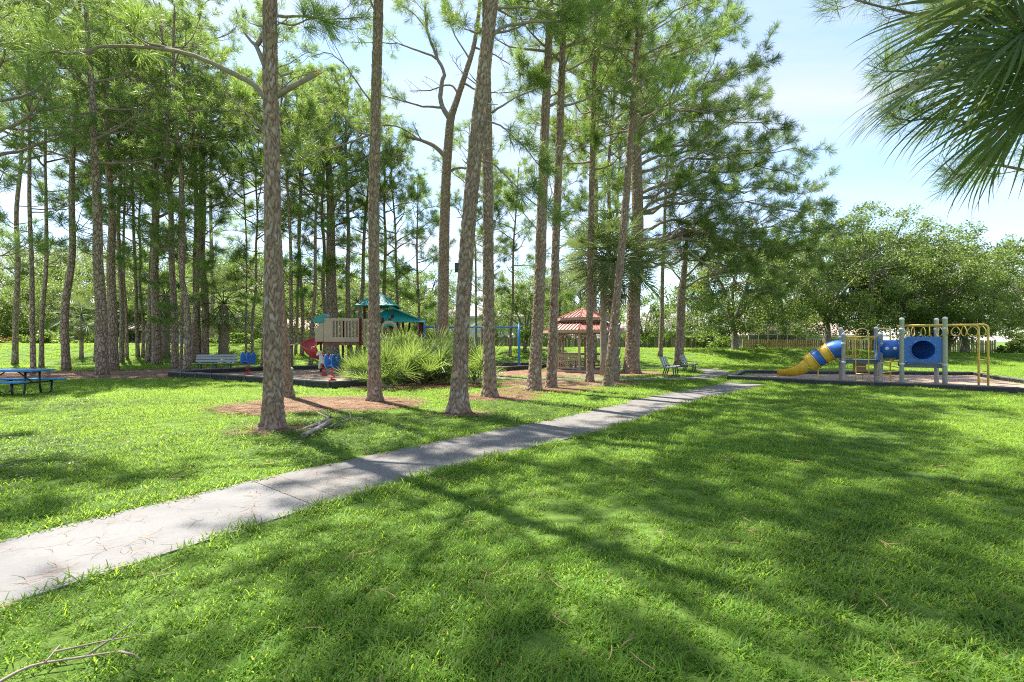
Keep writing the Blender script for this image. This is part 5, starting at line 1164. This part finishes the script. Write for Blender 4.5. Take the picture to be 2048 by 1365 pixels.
b = G(648, 753); hr = empty('spring_rider', (b.x, b.y, .05), 2.7, 'beige horse-shaped spring rider behind the blue one', 'spring rider'); spring(hr)
m = MB(); hp_ = [(-.38, .0), (-.30, .18), (-.12, .16), (.05, .18), (.16, .36), (.20, .50), (.30, .52), (.42, .36), (.38, .30), (.26, .33), (.24, .18), (.26, .02), (.30, -.25), (.20, -.26), (.14, -.06), (-.12, -.06), (-.22, -.26), (-.32, -.26), (-.32, -.08)]
m.prism([(p.x, p.y) for p in catmull([(x, y, 0) for x, y in hp_+hp_[:1]], 3)][:-1], (0, .07, .58), (1, 0, 0), (0, 0, 1), .14); m.build('horse_body', 'pale_plastic', hr, bevel=.03)
m = MB(); m.box((-.08, 0, .75), (.24, .2, .05)); m.build('saddle', 'blue_light', hr, bevel=.02); m = MB(); m.tube([(.17, -.2, .92), (.17, .2, .92)], .017, 8); m.build('hand_bar', 'blue_light', hr)

# ================================================================== SWING FRAME
SY = 28.6; xl, xr = (848-CX)/F*SY, (1038-CX)/F*SY
sw = empty('swing_frame', (xl, SY, 0), 0, 'blue swing frame with a long top beam between two posts', 'swing'); ln = xr-xl
for x in (0, ln): 
    m = MB(); m.tube([(x, 0, -.05), (x, 0, 2.58)], .075, 14); m.lathe([(.075, 2.58), (.05, 2.62), (.004, 2.64)], (x, 0, 0), 14); m.build('post', 'blue_coat', sw)
m = MB(); m.tube([(ln*.53, 0, -.05), (ln*.53, 0, 2.42)], .045, 10); m.build('middle_post', 'grey_post', sw)
m = MB(); m.tube([(0, 0, 2.42), (ln, 0, 2.42)], .045, 12); m.build('top_beam', 'blue_light', sw)
for k, f in enumerate((.16, .36, .64, .86)):
    x = ln*f; m = MB()
    for s_ in (-.23, .23):
        m.tube([(x+s_, 0, 2.40), (x+s_*.92, .04, .62)], .009, 5)
    c = m.build('chain', 'chain', sw); m = MB()
    for j in range(9): t = -1+2*j/8; m.box((x+.215*t, .04, .55+.06*t*t), (.07, .17, .03))
    m.build('swing_seat', 'black_metal', sw)

# ================================================================== GAZEBO
gzb = empty('gazebo', ((1165-CX)/F*25.6, 25.6, 0), math.radians(22.5+9), 'octagonal tan wood gazebo with two-tier red metal roof', 'gazebo')
R8 = lambda r, k, z: Vector((r*math.cos(k*math.pi/4), r*math.sin(k*math.pi/4), z))
m = MB(); m.lathe([(1.95, -.05), (1.95, .14)], (0, 0, 0), 8, False)
for v_ in range(len(m.v)): p = Vector(m.v[v_]); q = Matrix.Rotation(-math.pi/8, 3, 'Z') @ p; m.v[v_] = tuple(q)
m.build('floor', 'gazebo_wood', gzb)
fl_ = gzb.children[0]
for k in range(8):
    p = R8(1.72, k, 0); m = MB(); m.box((p.x, p.y, 1.11), (.115, .115, 1.94), k*math.pi/4); m.box((p.x, p.y, 2.02), (.17, .17, .07), k*math.pi/4); m.box((p.x, p.y, .20), (.16, .16, .12), k*math.pi/4); m.build('post', 'gazebo_wood', gzb, bevel=.008)
balm = MB(); balm.box((0, 0, 0), (.032, .032, .62)); balm = balm.mesh('baluster', 'gazebo_wood')
OPEN = 5
for k in range(8):
    a, b = R8(1.72, k, 0), R8(1.72, k+1, 0); d = (b-a).normalized(); a2, b2 = a+d*.07, b-d*.07; ang = math.atan2(d.y, d.x)
    if k != OPEN:
        m = MB()
        for z, w, h in ((.90, .09, .05), (.845, .04, .07)): m.bar(a2+Vector((0, 0, z)), b2+Vector((0, 0, z)), w, h)
        rl = m.build('railing', 'gazebo_wood', gzb); m = MB(); m.bar(a2+Vector((0, 0, .24)), b2+Vector((0, 0, .24)), .05, .06); m.build('bottom_rail', 'gazebo_wood', rl)
        for j in range(9):
            q = a2.lerp(b2, (j+.5)/9); bb = link('baluster', balm, rl); bb.location = (q.x, q.y, .53); bb.rotation_euler = (0, 0, ang)
        inn_ = Vector((-(a+b).x, -(a+b).y, 0)).normalized(); m = MB(); m.bar(a2+inn_*.25+Vector((0, 0, .48)), b2+inn_*.25+Vector((0, 0, .48)), .36, .045); m.bar((a2+b2)/2+inn_*.3+Vector((0, 0, .14)), (a2+b2)/2+inn_*.3+Vector((0, 0, .46)), .3, .05, up=d); m.build('bench_seat', 'gazebo_wood', gzb)
    # fretwork under the eave
    m = MB()
    for z, h in ((2.02, .06), (1.86, .035)): m.bar(a2+Vector((0, 0, z)), b2+Vector((0, 0, z)), .05, h)
    for j in range(11): q = a2.lerp(b2, (j+.5)/11); m.box((q.x, q.y, 1.935), (.028, .028, .11), ang)
    for s_, c0 in ((1, a2), (-1, b2)):
        pts = [c0+d*s_*.26*(1-math.cos(t))+Vector((0, 0, 1.84-.34*(1-math.sin(t)))) for t in np.linspace(0, math.pi/2, 7)]
        for p, q in zip(pts, pts[1:]): m.bar(p, q, .035, .05)
    m.build('fretwork', 'gazebo_wood', gzb)
def oct_roof(r0, z0, r1, z1, name, seams):
    for k in range(8):
        a, b, c, d = R8(r0, k, z0), R8(r0, k+1, z0), R8(r1, k+1, z1), R8(r1, k, z1); nrm = (b-a).cross(d-a).normalized(); m = MB()
        for q in (0, 1):
            for p in (a, b, c, d): m.v.append(tuple(p-nrm*.03*q))
        for f in ((0, 1, 2, 3), (7, 6, 5, 4), (0, 4, 5, 1), (1, 5, 6, 2), (2, 6, 7, 3), (3, 7, 4, 0)): m.face(f)
        pn = m.build('roof_panel', 'gazebo_roof', gzb); m = MB(); sp = b-a; sl_ = ((d+c)/2-(a+b)/2)
        half = sp.length/2; n = seams
        for j in range(-n, n+1):
            off = j*.2/1.0
            if abs(off) >= half-.03: continue
            base = (a+b)/2+sp.normalized()*off; f_ = 1.0; hw1 = (c-d).length/2
            if abs(off) > hw1: f_ = (half-abs(off))/(half-hw1)
            m.bar(base+nrm*.012, base+sl_*f_+nrm*.016, .026, .04, up=nrm)
        m.bar(a+nrm*.015, d+nrm*.015, .06, .03, up=nrm); m.build('seam', 'roof_seam', pn)
        # scalloped fascia
        m = MB(); dd = sp.normalized(); m.bar(a-Vector((0, 0, .07)), b-Vector((0, 0, .07)), .03, .10); nS = int(sp.length/.11)
        for j in range(nS):
            q = a+sp*((j+.5)/nS)-Vector((0, 0, .125)); m.prism([(.05*math.cos(t), -.04*math.sin(t)) for t in np.linspace(0, math.pi, 7)], q+Vector((0, 0, .006)), dd, (0, 0, 1), .024)
        m.build('fascia', 'gazebo_wood', gzb)
oct_roof(2.12, 2.16, 1.28, 2.55, 'lower', 6); oct_roof(1.45, 2.80, .16, 3.28, 'upper', 5)
for k in range(8):
    a, b = R8(1.24, k, 0), R8(1.24, k+1, 0); m = MB(); m.bar(a+Vector((0, 0, 2.56)), b+Vector((0, 0, 2.56)), .06, .07); m.bar(a+Vector((0, 0, 2.77)), b+Vector((0, 0, 2.77)), .06, .05)
    for j in range(8): q = a.lerp(b, j/8); m.box((q.x, q.y, 2.66), (.05, .05, .2), k*math.pi/4)
    m.build('cupola_rail', 'gazebo_wood', gzb)
m = MB(); m.lathe([(.17, 3.24), (.19, 3.285), (.12, 3.31), (.06, 3.33), (.004, 3.35)], (0, 0, 0), 8); m.build('finial', 'gazebo_roof', gzb)
m = MB(); p = (R8(1.95, OPEN, 0)+R8(1.95, OPEN+1, 0))/2; m.box((p.x*1.04, p.y*1.04, .035), (1.1, .5, .09), math.atan2(p.y, p.x)+math.pi/2); m.build('step', 'gazebo_wood', gzb)

# ================================================================== BENCHES, TABLE, BIN
def bench(loc, rz, label, length=1.8):
    """front of the bench faces local -Y"""
    root = empty('park_bench', loc, rz, label, 'bench'); me = {}
    for nm, (w, h) in {'back': (.028, .115), 'seat': (.125, .03)}.items(): m = MB(); m.box((0, 0, 0), (length, w, h)); me[nm] = m.mesh('slat', 'bench_slat')
    for k in range(3): s_ = link('back_slat', me['back'], root); s_.location = (0, .20+.055*k, .54+.135*k); s_.rotation_euler = (-.38, 0, 0)
    for k in range(4): s_ = link('seat_slat', me['seat'], root); s_.location = (0, -.27+.14*k, .43-.01*k)
    for x in (-length*.36, 0, length*.36):
        m = MB(); m.bar((x, .34, .86), (x, .14, .36), .045, .05, up=(1, 0, 0)); m.bar((x, .19, .385), (x, -.34, .405), .045, .045, up=(1, 0, 0)); m.bar((x, .12, .38), (x, .26, -.03), .045, .05, up=(1, 0, 0)); m.bar((x, -.22, .385), (x, -.27, -.03), .045, .05, up=(1, 0, 0)); m.build('frame', 'green_metal', root)
    return root
b = G(430, 743.5); bench((b.x, b.y, .02), math.radians(12), 'grey slatted bench left of the blue spring rider', 1.95)
b = G(1340, 752); bench((b.x, b.y, .01), math.radians(62), 'grey slatted bench nearer the gazebo, at the edge of the straw', 1.5)
b = G(1378, 745); bench((b.x, b.y, .01), math.radians(62), 'grey slatted bench nearer the curved path', 1.5)
pt = empty('picnic_table', (-14.7, 14.2, 0), math.radians(2), 'blue coated picnic table with attached benches and black frame', 'picnic table')
def slab_top(name, y, z, w, l, t=.045, n=5):
    m = MB(); m.box((0, y, z), (l, w, t)); o_ = m.build(name, 'blue_coat', pt, bevel=.012); m = MB()
    for k in range(n): m.box((0, y-w/2+w*(k+.5)/n, z+t/2+.003), (l-.06, w/n-.02, .006))
    m.build('surface_strip', 'blue_coat', o_)
slab_top('table_top', 0, .735, .76, 1.86); slab_top('seat_plank', -.62, .43, .26, 1.86, n=2); slab_top('seat_plank', .62, .43, .26, 1.86, n=2)
for x in (-.6, .6):
    m = MB()
    for s_ in (-1, 1):
        m.tube([(x, s_*.22, .70), (x, s_*.22, .35), (x, s_*.26, .08), (x, s_*.36, .02), (x, s_*.5, .02), (x, s_*.6, .08), (x, s_*.62, .40)], .028, 8)
    m.tube([(x, -.62, .38), (x, .62, .38)], .022, 8); m.tube([(x, -.26, .70), (x, .26, .70)], .022, 8); m.build('leg', 'black_metal', pt)
    m = MB(); m.tube([(x, 0, .39), (x-math.copysign(.42, x), 0, .70)], .018, 8); m.build('brace', 'black_metal', pt)
b = G(569, 787); lb = empty('litter_bin', (b.x, b.y, 0), 0, 'grey-green litter bin half hidden behind the front pines', 'bin')
m = MB(); m.lathe([(.19, -.02), (.2, .02), (.215, .66), (.22, .70)], (0, 0, 0), 20); bb = m.build('body', 'bin_grey', lb); m = MB()
for k in range(16): t = 2*math.pi*k/16; m.bar((.207*math.cos(t), .207*math.sin(t), .03), (.222*math.cos(t), .222*math.sin(t), .66), .05, .018, up=(-math.sin(t), math.cos(t), 0))
m.build('slat', 'bin_grey', bb); m = MB(); m.lathe([(.235, .70), (.25, .72), (.25, .76), (.2, .80), (.1, .82)], (0, 0, 0), 20); m.build('lid', 'bin_lid', lb)

# ================================================================== FALLEN BRANCHES
def fallen(pts, r0, r1, label, twigs, seed, mat='deadwood'):
    base = Vector(pts[0]); root = empty('fallen_branch', (base.x, base.y, gzf(base.x, base.y)), 0, label, 'branch'); q = [Vector(p)-Vector((base.x, base.y, 0)) for p in pts]; r = np.random.default_rng(seed); m = MB(); cp = catmull([tuple(p) for p in q], 5)
    m.tube(cp, [r0+(r1-r0)*i/(len(cp)-1)+r.normal(0, r0*.06) for i in range(len(cp))], 8); o = m.build('stick', mat, root)
    for k in range(twigs):
        p = cp[int(len(cp)*r.uniform(.2, .95))]; az = r.uniform(0, 6.28); d = Vector((math.cos(az), math.sin(az), r.uniform(.1, .9))).normalized(); l_ = r.uniform(.12, .4); m = MB(); m.tube([p, p+d*l_*.5+Vector((0, 0, -.01)), p+d*l_+Vector((*r.normal(0, .05, 2), 0))], [r1*.9+.003, r1*.6+.002, .003], 5); m.build('twig', mat, root)
    return root
def gp(x, y, z=.05): v = G(x, y); return (v.x, v.y, z)
fallen([gp(607, 880, .05), gp(635, 868, .07), gp(658, 858, .12)], .045, .035, 'thick broken branch lying right of the stout front pine', 2, 1)
fallen([gp(597, 870, .05), gp(620, 862, .06), gp(655, 848, .08), gp(668, 846, .1)], .025, .02, 'gnarled stick behind the thick broken branch', 6, 2)
fallen([gp(660, 862, .06), gp(685, 850, .06), gp(725, 842, .05)], .016, .008, 'thin twiggy stick pointing away from the thick broken branch', 7, 3)
fallen([gp(-20, 1385, .04), gp(60, 1345, .045), (gp(150, 1330, .05)), gp(260, 1313, .05)], .008, .004, 'bare twig lying in the grass at the bottom left corner', 2, 4, 'branch_bark')
fallen([gp(90, 1340, .05), gp(120, 1312, .07)], .005, .003, 'short side twig in the grass at the bottom left corner', 1, 5, 'branch_bark')

# ================================================================== FENCES AND HOUSES BEHIND
def picket_fence(x0, x1, y0, y1, h, w, gap, mats, label, rails=True):
    d = Vector((x1-x0, y1-y0, 0)); ln = d.length; ang = math.atan2(d.y, d.x); root = empty('wooden_fence', (x0, y0, gzf(x0, y0)), 0, label, 'fence'); n = int(ln/(w+gap)); z0 = gzf(x0, y0); mm = {}
    for mt in set(mats): m = MB(); m.prism([(-w/2, 0), (w/2, 0), (w/2, h-.04), (w/2-.03, h), (-w/2+.03, h), (-w/2, h-.04)], (0, .01, 0), (1, 0, 0), (0, 0, 1), .02); mm[mt] = m.mesh('picket', mt)
    for k in range(n):
        p = d*((k+.5)/n); z = gzf(x0+p.x, y0+p.y)-z0; o_ = link('picket', mm[mats[random.randrange(len(mats))]], root); o_.location = (p.x, p.y+(.03 if k % 2 and gap > 0 else 0)+random.uniform(-.006, .006), z-.05+random.uniform(-.02, .02)); o_.rotation_euler = (0, random.uniform(-.012, .012), ang)
    m = MB(); kk = max(2, int(ln/2.4))
    for j in range(kk):
        a = d*(j/kk); b = d*((j+1)/kk)
        for zz in (.35, 1.0, 1.6):
            if zz < h: m.bar((a.x, a.y+.055, gzf(x0+a.x, y0+a.y)-z0+zz), (b.x, b.y+.055, gzf(x0+b.x, y0+b.y)-z0+zz), .04, .09)
    m.build('rail', mats[0], root); pm = MB(); pm.box((0, .09, h/2-.1), (.1, .1, h+.15)); pm = pm.mesh('post', mats[0])
    for j in range(kk+1): a = d*(j/kk); o_ = link('post', pm, root); o_.location = (a.x, a.y+.03, gzf(x0+a.x, y0+a.y)-z0)
    return root
picket_fence((560-CX)/F*46.5, (1428-CX)/F*46.5, 46.5, 46.5, 1.62, .148, .003, ['fence_dark', 'fence_dark', 'fence_grey'], 'long dark board fence along the berm behind the gazebo')
picket_fence((1487-CX)/F*45.5, (1700-CX)/F*45.5, 45.5, 45.8, 1.42, .15, .055, ['fence_warm'], 'warm brown picket fence behind the tube slide')
picket_fence((1702-CX)/F*45.8, (1992-CX)/F*45.5, 45.8, 45.5, 1.42, .15, .06, ['fence_grey', 'fence_warm'], 'grey-brown picket fence behind the yellow ring ladder')
m = MB(); m.prism([(0, 0), (.6, 0), (.6, 1.15), (0, 1.75)], (0, 0, 0), (1, 0, 0), (0, 0, 1), .12); gp_ = m.build('fence_end_panel', 'trim_white'); gp_.location = ((1430-CX)/F*46.3, 46.3, gzf(19.4, 46.3)); tag(gp_, 'white sloped end panel where the dark fence stops', 'fence panel')

def window(par, x, y, z, w, h, lights=2, trim='trim_white'):
    m = MB(); t = .07
    for (a, b, c, d) in ((x, z+h/2, w+2*t, t), (x, z-h/2, w+2*t, t)): m.box((a, y-.03, b), (c, .09, d))
    for s_ in (-1, 1): m.box((x+s_*(w/2+t/2), y-.03, z), (t, .09, h-t))
    for k in range(1, lights): m.box((x-w/2+w*k/lights, y-.02, z), (.05, .06, h-t))
    wf = m.build('window', trim, par); m = MB(); m.box((x, y-.005, z), (w, .02, h)); m.build('pane', 'window_glass', wf)
def house(loc, rz, W, D, wall_h, roof_h, wall, roof, label, wins=(), over=.55, hip=.45, ridge=None):
    root = empty('house', loc, rz, label, 'house'); m = MB(); m.box((0, D/2, wall_h/2-.1), (W, D, wall_h+.2)); m.build('wall', wall, root)
    rd = W/2-D*hip if ridge is None else ridge; a = [(-W/2-over, -over), (W/2+over, -over), (W/2+over, D+over), (-W/2-over, D+over)]; m = MB()
    for z in (wall_h, wall_h+.16):
        for (x, y) in a: m.v.append((x, y, z))
    m.v += [(-rd, D/2, wall_h+roof_h), (rd, D/2, wall_h+roof_h)]
    for f in ((3, 2, 1, 0), (0, 1, 5, 4), (1, 2, 6, 5), (2, 3, 7, 6), (3, 0, 4, 7), (4, 5, 9, 8), (5, 6, 9), (6, 7, 8, 9), (7, 4, 8)): m.face(f)
    ro = m.build('roof', roof, root); m = MB(); m.box((0, -over-.015, wall_h+.08), (W+2*over+.04, .03, .2)); m.build('fascia', 'trim_white', ro)
    m = MB()
    for k in range(1, int(roof_h/.3)):              # shingle courses
        t = k*.3/roof_h; y = -over+(D/2+over)*t; xw = (W/2+over)+(rd-(W/2+over))*t; z = wall_h+.16+(roof_h-.16)*t; m.box((0, y, z+.012), (2*xw, .035, .02))
    m.build('shingle_course', roof, ro)
    for w in wins: window(root, *w)
    return root
def hx(px, d): return (px-CX)/F*d
house((hx(1345, 60), 60, .2), 0, 13.5, 9, 2.5, 2.4, 'stucco_tan', 'roof_shingle', 'tan house with grey hip roof behind the dark fence', [(-2.6, 0, 1.45, 2.0, 1.1, 3), (.9, 0, 1.45, 1.0, 1.0, 2), (4.2, 0, 1.4, 1.2, 1.1, 2)])
wh = house((hx(955, 58), 58, .2), 0, 12.5, 9, 4.2, 1.6, 'stucco_white', 'roof_shingle', 'white two-storey house behind the blue swing frame', [(-3.8, 0, 3.3, 1.0, 1.0, 2), (3.6, 0, 1.5, 1.2, 1.0, 2)])
house((hx(5, 62), 62, .3), 0, 14, 9, 2.5, 2.2, 'stucco_tan', 'roof_shingle', 'house with grey roof at the left edge behind the garden shrubs', [(-2, 0, 1.4, 1.4, 1.1, 2), (3, 0, 1.4, 1.2, 1.1, 2)])
house((hx(305, 60), 60, .3), 0, 13, 9, 2.6, 2.0, 'stucco_mint', 'roof_shingle', 'pale house seen between the grove trunks', [(-2.5, 0, 1.3, 2.2, 1.9, 2), (2.4, 0, 1.4, 1.3, 1.1, 2)])
house((hx(600, 64), 64, .3), 0, 14, 9, 2.5, 2.2, 'stucco_tan', 'roof_tan', 'tan-roofed house far behind the stout front pine', [(-2.4, 0, 1.4, 1.6, 1.1, 2), (2.4, 0, 1.4, 1.2, 1.1, 2)])
h5 = house((hx(1625, 60), 60, .2), 0, 17, 9, 1.95, 2.0, 'stucco_white', 'roof_tan', 'house with brown roof and screened porch behind the tube slide', [(-5.2, 0, 1.2, 2.4, 1.0, 3), (-1.2, 0, 1.2, 2.4, 1.0, 3), (3.4, 0, 1.2, 2.4, 1.0, 3)])
house((hx(1590, 78), 78, .2), 0, 12, 9, 5.0, 2.2, 'stucco_tan', 'roof_tan', 'taller house with a pinkish tile roof beyond the porch', [(0, 0, 4.0, 1.5, 1.1, 2)])
sc_ = empty('screen_enclosure', (hx(1555, 57), 57, .2), 0, 'white-framed screened pool enclosure behind the picket fence', 'screen enclosure')
m = MB()
for x in np.linspace(-3.4, 3.4, 7): m.box((x, 0, 1.6), (.06, .06, 3.2)); m.box((x, 3.0, 2.2), (.06, .06, 4.4)); m.bar((x, 0, 3.2), (x, 3.0, 4.4), .06, .06)
for z in (1.0, 2.2, 3.2): m.box((0, -.002, z), (6.86, .05, .06))
m.box((0, 3.0, 4.4), (6.86, .06, .06)); m.build('frame', 'trim_white', sc_); m = MB(); m.box((0, .03, 1.6), (6.8, .008, 3.15)); m.bar((0, .04, 3.18), (0, 2.97, 4.36), 6.8, .008, up=(0, 0, 1)); m.build('mesh_screen', 'porch_screen', sc_)
ds = empty('satellite_dish', (hx(1026, 49), 49, .25), -.5, 'small grey satellite dish above the dark fence', 'dish'); m = MB(); m.tube([(0, 0, -.05), (0, 0, 1.55)], .03, 8); m.build('mast', 'dish_grey', ds); m = MB(); m.lathe([(.02, 0), (.25, .035), (.42, .10), (.43, .115), (.25, .05), (.02, .015)], (0, 0, 0), 20); dd_ = m.build('dish', 'dish_grey', ds); dd_.location = (0, -.05, 1.7); dd_.rotation_euler = (1.0, .4, 0); m = MB(); m.tube([(0, -.05, 1.55), (0, -.5, 1.85)], .015, 6); m.build('arm', 'dish_grey', ds)
m = MB(); m.box((0, 0, 0), (.16, .12, .2)); m.box((0, -.07, .02), (.12, .03, .14)); bx = m.build('trail_camera', 'black_metal', None, bevel=.01); tag(bx, 'small black box fixed to the leaning pine trunk', 'box'); v_ = P(917, 535, 10.62); bx.location = v_
